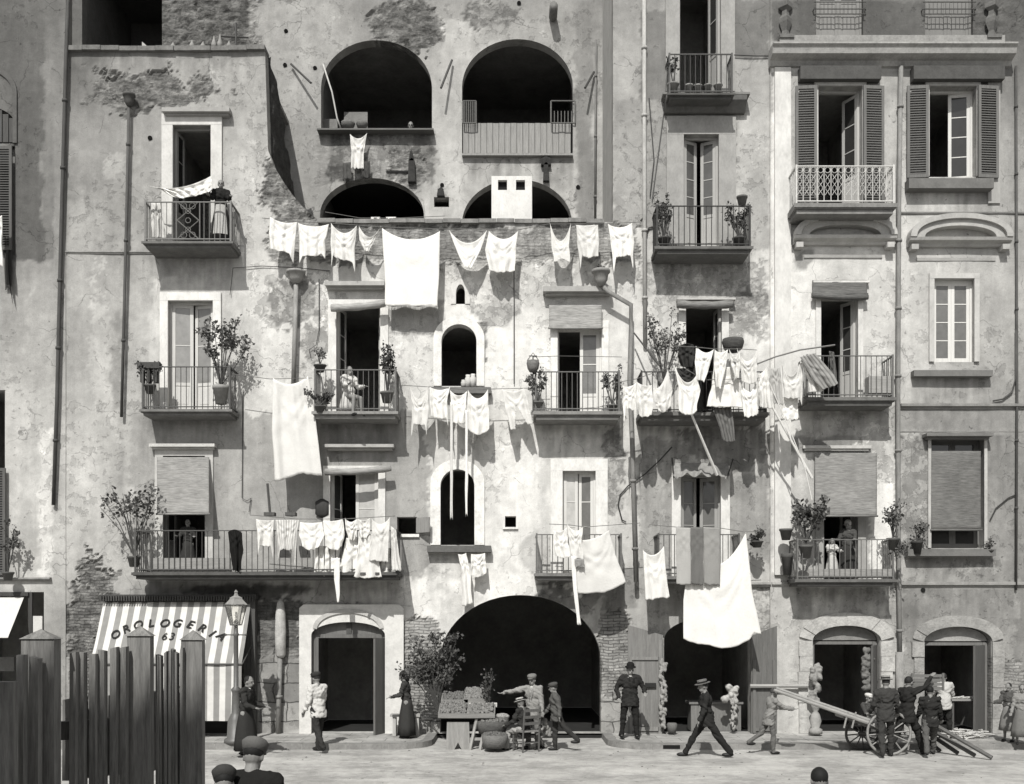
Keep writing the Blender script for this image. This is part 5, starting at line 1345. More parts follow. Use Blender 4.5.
# ------------------------------------------------------------------ people
def fuse(comps, voxel, smooth, name, m, parent, wr=0.0, seed=0):
    mb2=MB()
    for c in comps:
        if c[0]=='cap':
            _,p0,r0,p1,r1=c; p0=Vector(p0);p1=Vector(p1); d=p1-p0; L=max(d.length,1e-4); n=8
            q=[p0.lerp(p1,i/4) for i in range(5)]; mb2.tube(q,[r0+(r1-r0)*i/4 for i in range(5)],9)
            mb2.ell(p0,(r0,r0,r0),n=9,m=6); mb2.ell(p1,(r1,r1,r1),n=9,m=6)
        elif c[0]=='ell': mb2.ell(c[1],c[2],c[3] if len(c)>3 else None,12,8)
        elif c[0]=='lathe': mb2.lathe(c[1],c[2],16,c[3],c[4],c[5] if len(c)>5 else None)
    me=bpy.data.meshes.new('tmp'); me.from_pydata(mb2.v,[],mb2.f)
    bm=bmesh.new(); bm.from_mesh(me); bmesh.ops.remove_doubles(bm,verts=bm.verts,dist=1e-5); bmesh.ops.recalc_face_normals(bm,faces=bm.faces); bm.to_mesh(me); bm.free()
    o=bpy.data.objects.new('tmp',me); COL.objects.link(o)
    r=o.modifiers.new('r','REMESH'); r.mode='VOXEL'; r.voxel_size=voxel; r.use_smooth_shade=True
    if smooth: s=o.modifiers.new('s','SMOOTH'); s.factor=.5; s.iterations=smooth
    bpy.context.view_layer.update(); dg=bpy.context.evaluated_depsgraph_get()
    m2=bpy.data.meshes.new_from_object(o.evaluated_get(dg)); bpy.data.objects.remove(o); bpy.data.meshes.remove(me)
    if wr:
        co=np.empty(len(m2.vertices)*3); m2.vertices.foreach_get('co',co); co=co.reshape(-1,3); no=np.empty_like(co).ravel(); m2.vertices.foreach_get('normal',no); no=no.reshape(-1,3)
        w=vnoise(co[:,0]*12+co[:,2]*9+seed+40,co[:,2]*17+co[:,1]*12+40,seed,3,.65)-.5
        co+=no*(w*wr*2)[:,None]; m2.vertices.foreach_set('co',co.ravel())
    m2.name=name; m2.polygons.foreach_set('use_smooth',[True]*len(m2.polygons)); m2.materials.clear(); m2.materials.append(m)
    ob=bpy.data.objects.new(name,m2); COL.objects.link(ob); ob.parent=parent; return ob
class LMB(MB):
    def build(s, name, m, parent=None, smooth=False, origin=None):
        me=bpy.data.meshes.new(name); me.from_pydata(s.v,[],s.f)
        bm=bmesh.new(); bm.from_mesh(me); bmesh.ops.remove_doubles(bm,verts=bm.verts,dist=1e-5); bmesh.ops.recalc_face_normals(bm,faces=bm.faces); bm.to_mesh(me); bm.free()
        if smooth: me.polygons.foreach_set('use_smooth',[True]*len(me.polygons))
        me.materials.append(m); o=bpy.data.objects.new(name,me); COL.objects.link(o); o.parent=parent; return o
def dirv(fwd,out,side):      # fwd: degrees forward from hanging down, out: degrees sideways
    a=R(fwd); b=R(out)
    return Vector((math.sin(b)*side*math.cos(a) if abs(fwd)<90 else math.sin(b)*side, -math.sin(a)*math.cos(b), -math.cos(a)*math.cos(b))).normalized()
def person(label, px, Y, face, H=1.7, z0=0.0, group='people in the street', lean=0, turn=0, nod=8,
           arms=((10,12,25,5),(10,12,25,5)), legs=((0,3,0),(0,3,0)), jacket=60, trousers=60, skirt=None, shirt=None,
           hat=None, hatt=50, hair=45, hairstyle='short', sit=None, fat=1.0, skirt_len=.86, apron=None, foot_shift=(0,0), wr=.032):
    """arms/legs listed as (right, left) = the figure's own; right is -x when it faces -y"""
    s=H/1.72
    root=bpy.data.objects.new('person',None); COL.objects.link(root); root.location=(WX(px,Y),Y,z0); root.rotation_euler=(0,0,R(face))
    tag(root,label,'person',group)
    hipz=.92
    # leg geometry; drop the pelvis so that the lower foot touches the ground
    def leg(side,th,out,kn):
        hip=Vector((side*.095,0,0)); k=hip+dirv(th,out,side)*.43; a=k+dirv(th-kn,out*.6,side)*.42; return hip,k,a
    LG=[leg(-1,*legs[0]),leg(1,*legs[1])]
    low=min(l[2].z for l in LG); pz=(-low+.085) if sit is None else sit/s
    P=Vector((0,0,pz)); Lr=Matrix.Rotation(R(lean),3,'X'); tw=Matrix.Rotation(R(turn),3,'Z')
    up=lambda x,y,z: P+Lr@(tw@Vector((x,y,z)))
    waist=up(0,0,.14); chest=up(0,.0,.36); neck=up(0,.01,.53); 
    Hd=neck+Lr@Vector((0,-.035,.125)); HM=Lr.to_4x4()@tw.to_4x4()@Matrix.Rotation(R(nod),4,'X')
    hm=HM.to_3x3()
    sh=[up(-.175*fat,.01,.47),up(.175*fat,.01,.47)]
    A=[]
    for i,side in ((0,-1),(1,1)):
        f1,o1,f2,o2=arms[i]; e=sh[i]+(Lr@tw)@dirv(f1,o1,side)*.285; w_=e+(Lr@tw)@dirv(f1+f2,o1+o2,side)*.245; A.append((sh[i],e,w_))
    S_=lambda v: Vector(v)*s
    comps=[]
    def cap(a,ra,b,rb_): comps.append(('cap',S_(a),ra*s,S_(b),rb_*s))
    comps.append(('ell',S_(up(0,0,.05)),(.155*s*fat,.115*s*fat,.14*s))); comps.append(('ell',S_(waist),(.135*s*fat,.10*s*fat,.15*s),(Lr@tw))); comps.append(('ell',S_(chest),(.165*s*fat,.115*s*fat,.19*s),(Lr@tw)))
    cap(sh[0],.044,neck,.045); cap(sh[1],.044,neck,.045); cap(neck,.060,neck.lerp(Hd,.6),.055)
    # head
    comps.append(('ell',S_(Hd+hm@Vector((0,.01,.03))),(.080*s,.098*s,.108*s),hm)); comps.append(('ell',S_(Hd+hm@Vector((0,-.035,-.045))),(.055*s,.055*s,.065*s),hm))
    cap(Hd+hm@Vector((0,-.08,.035)),.011,Hd+hm@Vector((0,-.112,-.008)),.016)
    for q in (-1,1):
        comps.append(('ell',S_(Hd+hm@Vector((q*.078,.01,.0))),(.012*s,.02*s,.032*s),hm)); cap(Hd+hm@Vector((q*.012,-.088,.045)),.010,Hd+hm@Vector((q*.05,-.075,.045)),.009)
    cap(Hd+hm@Vector((-.02,-.088,-.045)),.009,Hd+hm@Vector((.02,-.088,-.045)),.009)
    for i,side in ((0,-1),(1,1)):
        a,e,w_=A[i]; cap(a,.045,e,.038); cap(e,.040,w_,.026)
        d=(w_-e).normalized(); lat=d.cross(Vector((0,0,1)) if abs(d.z)<.8 else Vector((0,-1,0))).normalized(); nrm=d.cross(lat)
        pc=w_+d*.055; cap(w_,.022,pc-lat*.015,.020); cap(w_,.022,pc+lat*.015,.020)
        for f in range(4):
            o_=(f-1.5)*.021; L1=[.032,.040,.037,.028][f]; b0=w_+d*.085+lat*o_; b1=b0+(d*.95+nrm*.25*side).normalized()*L1; b2=b1+(d*.6+nrm*.8*side).normalized()*L1*.75
            cap(pc+lat*o_*.9,.0095,b0,.0095); cap(b0,.0092,b1,.0085); cap(b1,.0085,b2,.0075)
        t0=w_+d*.03+lat*.028*(-side); t1=t0+(d*.6-lat*side*.8).normalized()*.035; t2=t1+(d*.9+nrm*side*.3).normalized()*.028; cap(w_+d*.01,.014,t0,.012); cap(t0,.012,t1,.0105); cap(t1,.0105,t2,.009)
    for h,k,a in LG:
        h,k,a=h+P,k+P,a+P; cap(h,.085*fat,k,.055); cap(k,.055,a,.036); cap(a,.036,a+Vector((0,-.11,-.05)),.026)
    fuse(comps,.010*s,2,'body',skin_m(),root)
    # eyes
    for q in (-1,1):
        m=LMB(); m.ell(S_(Hd+hm@Vector((q*.031,-.082,.022))),(.011*s,.008*s,.009*s),hm,8,6); m.build('eye',mat('eye',20,.3,0,1),root2(root),True)
    # upper garment
    comps=[]; g=.022
    if jacket is not None:
        comps.append(('ell',S_(waist),((.155+g)*s*fat,(.115+g)*s*fat,.16*s),(Lr@tw))); comps.append(('ell',S_(chest),((.178+g*.6)*s*fat,(.122+g)*s*fat,.185*s),(Lr@tw)))
        if not skirt: comps.append(('lathe',S_(up(0,0,-.17)),[((.195)*s*fat,0),((.185)*s*fat,.14*s),(.15*s*fat,.30*s)],1,.80))
        cap(sh[0],.080,neck-Vector((0,0,.02)),.068); cap(sh[1],.080,neck-Vector((0,0,.02)),.068); comps.append(('ell',S_(chest.lerp(neck,.45)),(.17*s*fat,.10*s,.10*s),(Lr@tw)))
        for a,e,w_ in A: cap(a,.074,e,.060); cap(e,.060,w_.lerp(e,.06),.048)
        fuse(comps,.017*s,3,'jacket' if not skirt else 'blouse',fabric(jacket),root,wr,int(px)%50)
    if shirt:
        m=LMB(); m.ell(S_(neck+Lr@Vector((0,-.055,-.02))),(.045*s,.035*s,.045*s),None,8,6); m.build('collar',fabric(shirt),root,True)
        for q in (-1,1):
            m=LMB(); m.add([S_(up(q*.012,-.150,.40)),S_(up(q*.065,-.128,.50)),S_(up(q*.075,-.145,.40)),S_(up(q*.02,-.160,.22))],[(0,1,2,3)]); m.build('lapel',fabric(max(20,(jacket or 60)-14)),root)
    if skirt:
        n=28; zb=pz-skirt_len; zb=max(zb,.04); zt=pz+.12
        f=lambda a,t: 1+.06*math.sin(a*7+px)*(1-t)
        m=LMB(); m.lathe(S_((0,0,zb)),[(.29*s*fat,0),(.27*s*fat,(zt-zb)*.25*s),(.235*s*fat,(zt-zb)*.55*s),(.185*s*fat,(zt-zb)*.8*s),(.14*s*fat,(zt-zb)*s)],n,1,.82,f)
        m.build('skirt',fabric(skirt),root,True)
        if apron:
            m=LMB(); vs=[];
            for j in range(7):
                for i in range(9):
                    a=-math.pi/2+(i-4)*.17; t=j/6; rr=(.305-.11*t)*s*fat; vs.append((rr*math.cos(a),rr*math.sin(a)*.84,s*(zb+.12+(zt-zb-.16)*t)))
            m.add(vs,[(j*9+i,j*9+i+1,(j+1)*9+i+1,(j+1)*9+i) for j in range(6) for i in range(8)]); m.build('apron',linen(apron),root,True)
    else:
        comps=[('ell',S_(up(0,0,.03)),((.165)*s*fat,(.13)*s*fat,.15*s))]
        for h,k,a in LG:
            h,k,a=h+P,k+P,a+P; cap(h,.100*fat,k,.075); cap(k,.075,a,.062)
        fuse(comps,.017*s,2,'trousers',fabric(trousers),root,.026,int(px)%37)
    for h,k,a in LG:
        a=a+P; m=LMB(); m.ell(S_(a+Vector((0,-.06,-.045))),(.045*s,.13*s,.045*s),None,10,8); m.build('shoe',mat('leather',40,.5,.2),root,True)
    # hair
    if hairstyle!='none':
        m=LMB(); m.ell(S_(Hd+hm@Vector((0,.03,.045))),(.085*s,.091*s,(.080 if hat else .095)*s),hm,14,9)
        if hairstyle=='long': m.ell(S_(Hd+hm@Vector((0,.075,.03))),(.06*s,.06*s,.06*s),hm,10,7)
        m.build('hair',mat('hair',hair,.7,.3,40),root,True)
    hc=Hd+hm@Vector((0,.005,.075)); T=Matrix.Translation(S_(hc))@HM@Matrix.Scale(s,4)
    if hat=='bowler':
        m=LMB(); m.T=T; m.lathe((0,0,0),[(.135,.005),(.14,.018),(.098,.01),(.098,.05),(.09,.09),(.06,.12),(.01,.13)],16,.92,1.12); m.build('bowler_hat',fabric(hatt),root,True)
    elif hat=='straw':
        m=LMB(); m.T=T; m.lathe((0,0,0),[(.155,.0),(.155,.012),(.098,.014),(.095,.085),(.02,.09)],18,.95,1.08); m.build('straw_hat',reed(hatt),root)
        m=LMB(); m.T=T; m.lathe((0,0,0),[(.0985,.016),(.0975,.05)],18,.96,1.09); m.build('hat_band',fabric(45),root)
    elif hat=='cap':
        m=LMB(); m.T=T; m.lathe((0,.01,0),[(.096,-.025),(.108,.02),(.116,.05),(.09,.078),(.04,.09),(.01,.092)],18,.95,1.1); m.ell((0,-.10,.0),(.065,.05,.010),None,10,6); m.build('cap',fabric(hatt),root,True)
    elif hat=='scarf':
        m=LMB(); m.T=T; m.ell((0,.02,-.02),(.10,.105,.115),None,12,8); m.ell((0,.08,-.13),(.08,.06,.10),None,10,7); m.build('headscarf',fabric(hatt),root,True)
    return root
def root2(r): return r
def feetpx(px,py,road=True):
    h=CAMH if road else CAMH-.12
    d=h*F/(py-HY); return d-CAMD
WALK=((28,2,8),(-24,2,18)); WIDE=((34,1,6),(-30,1,8))
# walking left = face -90 -> local -y maps to -x
person('man in a loose white shirt and dark trousers walking past the arched stone doorway',318,feetpx(318,752),-130,1.70,jacket=205,trousers=58,hat='cap',hatt=60,arms=((12,8,25,0),(0,16,30,-10)),legs=((12,2,5),(-12,2,20)),lean=4)
person('old woman in a long dark dress standing between the arched doorway and the shrub',407,feetpx(407,738,False),-95,1.50,.126,jacket=68,skirt=62,hat='scarf',hatt=60,arms=((25,8,60,5),(25,8,60,5)),lean=7,nod=18)
person('man in a light jacket and cap pointing left over the fruit stall',533,-2.0,-30,1.62,jacket=150,trousers=120,hat='cap',hatt=125,shirt=200,arms=((55,78,2,2),(5,10,15,0)),lean=2,turn=6)
person('person in a dark vest seated on the rush chair, back turned, by the fruit stall',524,-2.35,-130,1.45,jacket=58,trousers=165,hat='straw',hatt=200,hair=120,sit=.47,legs=((78,10,80),(82,12,80)),arms=((30,15,45,0),(30,15,45,0)),lean=8,hairstyle='short')
person('small child in pale clothes crouching behind the rush chair',546,-1.8,-60,1.0,jacket=150,trousers=140,legs=((60,8,100),(60,8,100)),arms=((35,5,40,0),(35,5,40,0)),lean=18,hair=60)
person('youth in a grey jacket and cap striding left past the archway',556,feetpx(556,751),-88,1.46,jacket=92,trousers=62,hat='cap',hatt=85,arms=((25,8,15,2),(-15,8,20,2)),legs=((2,1,2),(-34,1,12)),lean=4)
person('stout man in a dark suit and bowler hat standing against the open door leaf',630,feetpx(630,739,False),10,1.68,.126,jacket=52,trousers=44,hat='bowler',hatt=40,shirt=190,arms=((-12,24,50,-30),(-8,34,75,-62)),legs=((-3,8,0),(4,5,4)),fat=1.12)
person('man in a dark suit and flat straw hat striding left in the road',707,feetpx(707,757),-92,1.70,jacket=50,trousers=46,hat='straw',hatt=120,shirt=200,arms=((-12,6,10,2),(16,6,15,2)),legs=WIDE,lean=5)
person('barefoot boy in pale ragged clothes stepping along the kerb behind the cart shaft',770,feetpx(770,754),100,1.40,jacket=140,trousers=105,arms=((60,8,30,2),(50,8,40,2)),legs=((6,1,6),(-26,1,30)),lean=8,hair=70)
cy=feetpx(887,757)
person('man in a straw hat with his back turned beside the near cart wheel',886,cy,175,1.66,jacket=66,trousers=64,hat='straw',hatt=150,arms=((10,14,30,0),(10,14,30,0)),legs=((10,3,5),(-10,3,12)))
person('man in a dark coat steadying the crate on his shoulder behind the cart',907,feetpx(905,755),120,1.72,jacket=48,trousers=50,arms=((115,10,35,0),(95,8,50,0)),legs=WALK,lean=4,hair=40)
person('dark clothed youth walking right of the cart under the carried crate',930,feetpx(927,756),165,1.52,jacket=50,trousers=92,arms=((12,10,20,0),(12,10,20,0)),legs=WALK,hair=30)
person('man in a pale smock with his back turned at the right hand shop door',944,feetpx(944,738,False),165,1.48,.126,jacket=185,trousers=48,arms=((40,12,50,0),(40,12,50,0)),legs=((0,4,0),(0,4,0)),hair=50,lean=10)
person('child in a white cap sitting behind the cart at the shop doorway',868,-1.2,20,1.3,.126,jacket=78,trousers=90,hat='cap',hatt=215,sit=.42,legs=((75,8,75),(75,8,75)),arms=((35,10,50,0),(35,10,50,0)))
person('girl with dark hair in a pale skirt carrying a tray at the far right',1009,feetpx(1009,742,False),-55,1.30,.126,jacket=88,skirt=135,hairstyle='long',hair=38,arms=((30,8,60,0),(30,8,60,0)),skirt_len=.6,nod=20)
person('figure in pale clothes cut by the right edge of the view',1022,feetpx(1022,745,False),-20,1.3,.126,jacket=140,skirt=120,hair=60,skirt_len=.7)
person('dark dressed woman with a pale collar walking right past the street lamp',246,feetpx(246,757),75,1.68,jacket=58,skirt=55,shirt=215,hair=40,arms=((20,8,60,0),(20,8,60,0)),legs=((8,2,3),(-9,2,6)),lean=4,skirt_len=.78)
person('hunched bystander with a grey cap in the near foreground, only head and shoulders in view',246,-15.9,172,1.86,jacket=40,trousers=38,hat='cap',hatt=105,hair=30,lean=12,nod=15,fat=1.2,wr=.012)
person('shorter bystander in dark clothes, the head lowest and leftmost in the near foreground',224,-16.2,195,1.66,jacket=42,trousers=38,hat='cap',hatt=70,hair=30,lean=14,nod=20,fat=1.25,wr=.012)
person('bystander whose bare dark head just shows at the bottom right edge',820,-15.6,180,1.585,jacket=45,trousers=45,hair=30,nod=25)
G='people on balconies'
person('woman in a dark dress leaning at the right of the top left balcony',221,-.42,10,1.48,WZ(241,-.6),G,jacket=45,skirt=60,hair=30,hairstyle='long',arms=((30,12,60,0),(30,12,60,0)),apron=190)
person('person in pale clothes looking out of the left recessed arch',411,3.9,0,1.55,WZ(130,3)-.95,G,jacket=130,trousers=80,hair=40,arms=((35,20,60,-20),(35,20,60,-20)),lean=6)
person('woman in white sitting on the balcony under the rolled blind',349,-.45,40,1.5,WZ(411,-.8),G,jacket=215,skirt=205,hair=60,sit=.42,hairstyle='long',legs=((75,6,75),(75,6,75)),arms=((30,8,60,0),(30,8,60,0)),skirt_len=.42)
person('small child in a white frock holding the lower right balcony rail',832,-.5,0,.98,WZ(580,-.85),G,jacket=200,skirt=195,hair=90,arms=((40,10,50,0),(40,10,50,0)),skirt_len=.7)
person('woman in a white headcloth leaning in the lower right balcony doorway',848,-.2,-30,1.42,WZ(580,-.85),G,jacket=80,skirt=60,hat='scarf',hatt=185,arms=((30,10,60,0),(30,10,60,0)))
person('person in dark clothes standing in shade on the long left balcony behind the railing',188,-.1,5,1.3,WZ(573,-.9),G,jacket=60,skirt=60,hair=40,arms=((30,10,60,0),(30,10,60,0)))

# ------------------------------------------------------------------ stall, crates, chair, cart
stall=thing('fruit_stall','fruit stall of two tilted trays on trestles at the left of the big archway','stall',(WX(468,-1.9),-1.9,0))
Y=-2.1
def trestle(px,w,Y,top):
    m=MB(); x=WX(px,Y); m.box((x-w/2,Y,0),(x+w/2,Y+.04,top)); return m.build('trestle',wood(165),stall)
x=WX(458,Y); m=MB(); zt=WZ(722,Y)
m.prism([(x-.26,0),(x-.08,0),(x,.16),(x+.08,0),(x+.26,0),(x+.24,zt),(x-.24,zt)],Y,Y+.05); m.build('trestle',wood(150),stall)
for px in (472,482):
    m=MB(); m.tube([(WX(px+6,Y),Y,WZ(713,Y)),(WX(px-2,Y),Y-.05,0)],.035,6); m.build('leg',wood(170),stall)
m=MB(); m.box((WX(470,Y),Y,.2),(WX(486,Y),Y+.04,.26)); m.build('stretcher',wood(160),stall)
def tray(px0,px1,yt,yb,Y0,dep,fruit_t,n,fr):
    X0,X1=WX(px0,Y0),WX(px1,Y0); z0=WZ(yb,Y0); z1=WZ(yt,Y0); m=MB()
    m.box((X0,Y0,z0),(X1,Y0+.03,z0+.1)); m.box((X0,Y0+dep,z1-.05),(X1,Y0+dep+.03,z1+.08)); m.box((X0,Y0+.03,z0-.02),(X1,Y0+dep,z0))
    for xx in (X0,X1-.03): m.prism([],0,0) if False else m.add([(xx,Y0+.03,z0),(xx+.03,Y0+.03,z0),(xx+.03,Y0+dep,z1-.05),(xx,Y0+dep,z1-.05),(xx,Y0+.03,z0+.1),(xx+.03,Y0+.03,z0+.1),(xx+.03,Y0+dep,z1+.06),(xx,Y0+dep,z1+.06)],[(0,3,2,1),(4,5,6,7),(0,1,5,4),(1,2,6,5),(2,3,7,6),(3,0,4,7)])
    t=m.build('tray',wood(135,False),stall)
    f=MB()
    for i in range(n):
        u=random.random(); v=random.random(); r=fr*random.uniform(.8,1.2)
        f.ell((X0+.05+(X1-X0-.1)*u,Y0+.05+(dep-.08)*v,z0+.07+(z1-z0)*v+random.uniform(0,.05)),(r,r,r*.9),None,7,5)
    o=f.build('produce',mat('fruit',fruit_t,.6,.5,14),t,True); o['kind']='stuff'
tray(438,468,709,718,-2.2,.55,120,330,.032); tray(468,495,710,718,-2.2,.55,125,280,.032)
m=MB(); m.box((WX(441,-1.6),-1.62,WZ(707,-1.6)),(WX(497,-1.6),-1.5,WZ(703,-1.6))); m.build('display_board',wood(215,False),stall)
tray(441,468,698,704,-1.55,.4,105,200,.035); tray(464,486,694,703,-1.55,.4,125,220,.04)
def crate(label,px0,px1,yt,yb,Y,dep,t,fr,ft):
    X0,X1=WX(px0,Y),WX(px1,Y); z0=WZ(yb,Y); z1=WZ(yt,Y)
    o=thing('produce_basket',label,'basket',((X0+X1)/2,Y+dep/2,max(z0,0)),'baskets of produce')
    m=MB(); n=24; cx,cy=(X0+X1)/2,Y+dep/2; a=(X1-X0)/2; 
    m.lathe((cx,cy,max(z0,0)),[(a*.85,0),(a*.95,(z1-z0)*.5),(a,(z1-z0)),(a*.93,(z1-z0)),(a*.85,(z1-z0)*.7)],20,1,dep/2/a); m.build('basket_side',reed(t),o,True)
    f=MB()
    for i in range(110):
        u=random.uniform(0,6.28); r=math.sqrt(random.random())*.86; f.ell((cx+a*r*math.cos(u),cy+dep/2*r*math.sin(u),z1-.03+.05*(1-r)+random.uniform(0,.03)),(fr,fr,fr),None,7,5)
    q=f.build('produce',mat('fruit',ft,.6,.5,14),o,True); q['kind']='stuff'
crate('wide basket heaped with produce, standing on the lower one right of the stall',476,508,722,735,-2.35,.6,95,.035,115)
crate('lower wicker basket on the ground in front of the seated person',481,508,736,749,-2.7,.6,120,.035,100)
crate('tall basket of pale produce just left of the seated person',495,509,717,727,-1.9,.35,110,.04,160)
# rush chair
def chair(px,Y,face,label):
    o=thing('rush_chair',label,'chair',(WX(px,Y),Y,0)); w=.2; T=Matrix.Translation((WX(px,Y),Y,0))@Matrix.Rotation(R(face),4,'Z')
    for sx in (-1,1):
        m=MB(); m.T=T; m.tube([(sx*w,w,0),(sx*w,w+.02,.45),(sx*w*.97,w+.08,.98)],.02,6); m.build('leg',wood(95),o)
        m=MB(); m.T=T; m.tube([(sx*w,-w,0),(sx*w,-w,.46)],.02,6); m.build('leg',wood(95),o)
    m=MB(); m.T=T; m.box((-w-.02,-w-.02,.43),(w+.02,w+.02,.465)); m.build('seat',reed(140),o)
    for z in (.62,.76,.90): m=MB(); m.T=T; m.box((-w,w+.035+(z-.45)*.1,z-.03),(w,w+.055+(z-.45)*.1,z+.03)); m.build('back_slat',wood(95),o)
    for z,a,b in ((.15,(-w,-w),(w,-w)),(.25,(-w,-w),(w,-w)),(.2,(-w,w),(w,w)),(.18,(-w,-w),(-w,w)),(.18,(w,-w),(w,w))): m=MB(); m.T=T; m.tube([(a[0],a[1],z),(b[0],b[1],z)],.012,5); m.build('stretcher',wood(95),o)
chair(526,-2.35,-150,'rush seated ladder back chair under the seated person by the fruit stall')
o=thing('wooden_stool','plain wooden bench stool behind the old woman by the brick pier','stool',(WX(401,-.6),-.6,.126)); Y=-.7
m=MB(); m.box((WX(390,Y),Y,WZ(717,Y)),(WX(420,Y),Y+.3,WZ(714.5,Y))); m.build('seat',wood(170,False),o)
for px in (394,417): m=MB(); m.box((WX(px-1.6,Y),Y+.03,.126),(WX(px+1.6,Y),Y+.25,WZ(717,Y))); m.build('leg',wood(190),o)
# handcart with long shafts
cart=thing('handcart','two wheeled wooden handcart tipped back with long shafts pointing up to the left','cart',(WX(880,-2.7),-2.7,0))
def wheel(cx,Y,r,t,sp=12):
    c=Vector((cx,Y,r)); m=MB()
    m.tube([c+Vector((r*.96*math.cos(a),0,r*.96*math.sin(a))) for a in np.linspace(0,2*math.pi,33)],.03,6,False); w_=m.build('wheel',wood(t,False),cart,True)
    m=MB(); m.tube([c+Vector((0,-.09,0)),c+Vector((0,.09,0))],.06,10); m.build('hub',wood(t),w_)
    for i in range(sp): a=2*math.pi*i/sp+.1; m=MB(); m.bar(c+Vector((.05*math.cos(a),0,.05*math.sin(a))),c+Vector((r*.94*math.cos(a),0,r*.94*math.sin(a))),.014); m.build('spoke',wood(t+10),w_)
    m=MB(); m.tube([c+Vector((r*math.cos(a),0,r*math.sin(a))) for a in np.linspace(0,2*math.pi,33)],.014,6,False); m.build('tyre',iron(90),w_)
wheel(WX(862,-2.2),-2.2,.36,85); wheel(WX(889,-3.05),-3.05,.47,150)
for Ya,p0,p1 in ((-2.25,(776,688),(905,733)),(-2.95,(774,690),(903,735))):
    m=MB(); m.tube([W(*p0,Ya),W(*p0,Ya).lerp(W(*p1,Ya),.5),W(*p1,Ya)],[.03,.04,.045],8); m.build('shaft',wood(160,False),cart)
m=MB(); a=W(846,716,-2.6); 
for i in range(7):
    q=W(845+i*9,712.5+i*3.2,-2.6); m.box((q.x-.12,-2.9,q.z-.1),(q.x+.10,-2.3,q.z-.04))
m.build('bed',wood(125,False),cart)
m=MB(); m.tube([(WX(875,-2.6),-3.05,.42),(WX(866,-2.6),-2.2,.38)],.03,6); m.build('axle',wood(90),cart)
for px in (848,856): m=MB(); m.tube([W(px,712,-2.95),W(px-4,728,-2.95)],.02,6); m.build('prop',wood(150),cart)
for px in (781,): m=MB(); m.tube([W(px,691,-2.25),W(px-1,692,-2.95)],.025,6); m.build('crossbar',wood(150),cart)
for k,(a,b,t) in enumerate((((905,722),(940,748),60),((915,724),(958,755),70),((925,726),(975,757),95),((930,722),(992,758),100))):
    m=MB(); Ya=-1.5-.35*k; m.tube([W(*a,Ya-.4),Vector((WX(b[0],Ya-1.2),Ya-1.2,.05))],.045,6); tag(m.build('timber_pole',wood(t,False),None),['shortest dark pole sloping to the road right of the cart','second dark pole sloping to the road right of the cart','third longer pole sloping to the road right of the cart','longest pole reaching farthest right beside the cart'][k],'pole','poles leaning beside the cart')
# carried crate
o=thing('carried_crate','long shallow wooden crate carried at head height right of the straw hatted man','crate',(WX(925,-2.6),-2.6,WZ(690,-2.6))); Y=-2.75
for k in range(4): m=MB(); m.box((WX(911,Y),Y,WZ(690-4.2*k,Y)),(WX(944,Y),Y+.03,WZ(687-4.2*k,Y))); m.build('side_slat',wood(120,False),o)
m=MB(); m.box((WX(911,Y),Y+.031,WZ(690,Y)),(WX(944,Y),Y+.35,WZ(689,Y))); m.build('bottom',wood(100,False),o)
for k in range(2): m=MB(); m.box((WX(911,Y),Y+.36,WZ(690-5*k,Y)),(WX(944,Y),Y+.39,WZ(686-5*k,Y))); m.build('back_slat',wood(110,False),o)
for px in (911,942): m=MB(); m.box((WX(px,Y),Y-.02,WZ(690.5,Y)),(WX(px+2,Y),Y-.001,WZ(673,Y))); m.build('cleat',wood(110),o)
# goods hung at the shop doorways
def sackpile(label,px,py,Y,r,n,t,name='garlic_string',h=1.0,cat='goods'):
    m=MB(); c=W(px,py,Y); rr=random.Random(int(px))
    comps=[]
    for i in range(n): 
        for q in range(5):
            k=rr.uniform(.25,.5); comps.append(('ell',c+Vector((rr.uniform(-r,r)*.75,rr.uniform(-.05,.05),h*(i+rr.uniform(0,1))/n)),(r*k,r*k,max(h/n*.45,r*k))))
    o=fuse(comps,.02,2,name,fabric(t,.3),None,.03,3); return tag(o,label,cat)
sackpile('bulky pale bundle hanging at the left jamb of the middle right shop door',815,703,-.35,.17,4,150,'hanging_bundle',.85)
sackpile('string of mottled goods hanging at the right jamb of the same shop door',867,690,-.3,.16,7,120,'hanging_bundle',.95)
sackpile('string of tangled pale goods hung on the edge of the open door leaf',663,728,-.28,.10,12,155,'hanging_bundle',1.6)
sackpile('white bundle of cloths on the counter behind the striding man',731,703,-.1,.2,3,185,'cloth_bundle',.42)
sackpile('pale string of goods hanging down in front of the counter',734,729,-.2,.08,8,160,'hanging_bundle',.7)
m=MB(); m.lathe(W(815.5,733.5,-.5),[(.16,0),(.16,.1),(.09,.14),(.14,.3),(.10,.45),(.05,.52),(.09,.58),(.12,.7),(.05,.78)],12); tag(m.build('stone_baluster',stone(160),None,True),'turned stone baluster standing at the left of the middle right shop door','baluster')
m=MB(); c=W(815.5,679,-.3); m.lathe(c,[(.09,0),(.11,.02),(.06,.08),(.06,.22),(.02,.27)],10); tag(m.build('hanging_lamp',iron(110),None,True),'small dark lamp hung at the left jamb of the middle right shop door','lamp')
comps=[]; rr=random.Random(4)
for i in range(60): comps.append((rr.uniform(949,980),rr.uniform(-1.1,-.4)))
m=MB()
for i in range(150): 
    px=rr.gauss(963,8); Yq=rr.uniform(-1.2,-.3); c=Vector((WX(px,Yq),Yq,.13+abs(rr.gauss(0,.06)))); a=rr.uniform(0,3.14); d=Vector((math.cos(a),math.sin(a),rr.uniform(-.2,.2)))*.13; m.tube([c-d,c+d],.018,4)
o=m.build('wood_shavings',wood(190,False),None); tag(o,'heap of pale wood scraps on the pavement by the right hand shop door','scraps',None,'stuff')
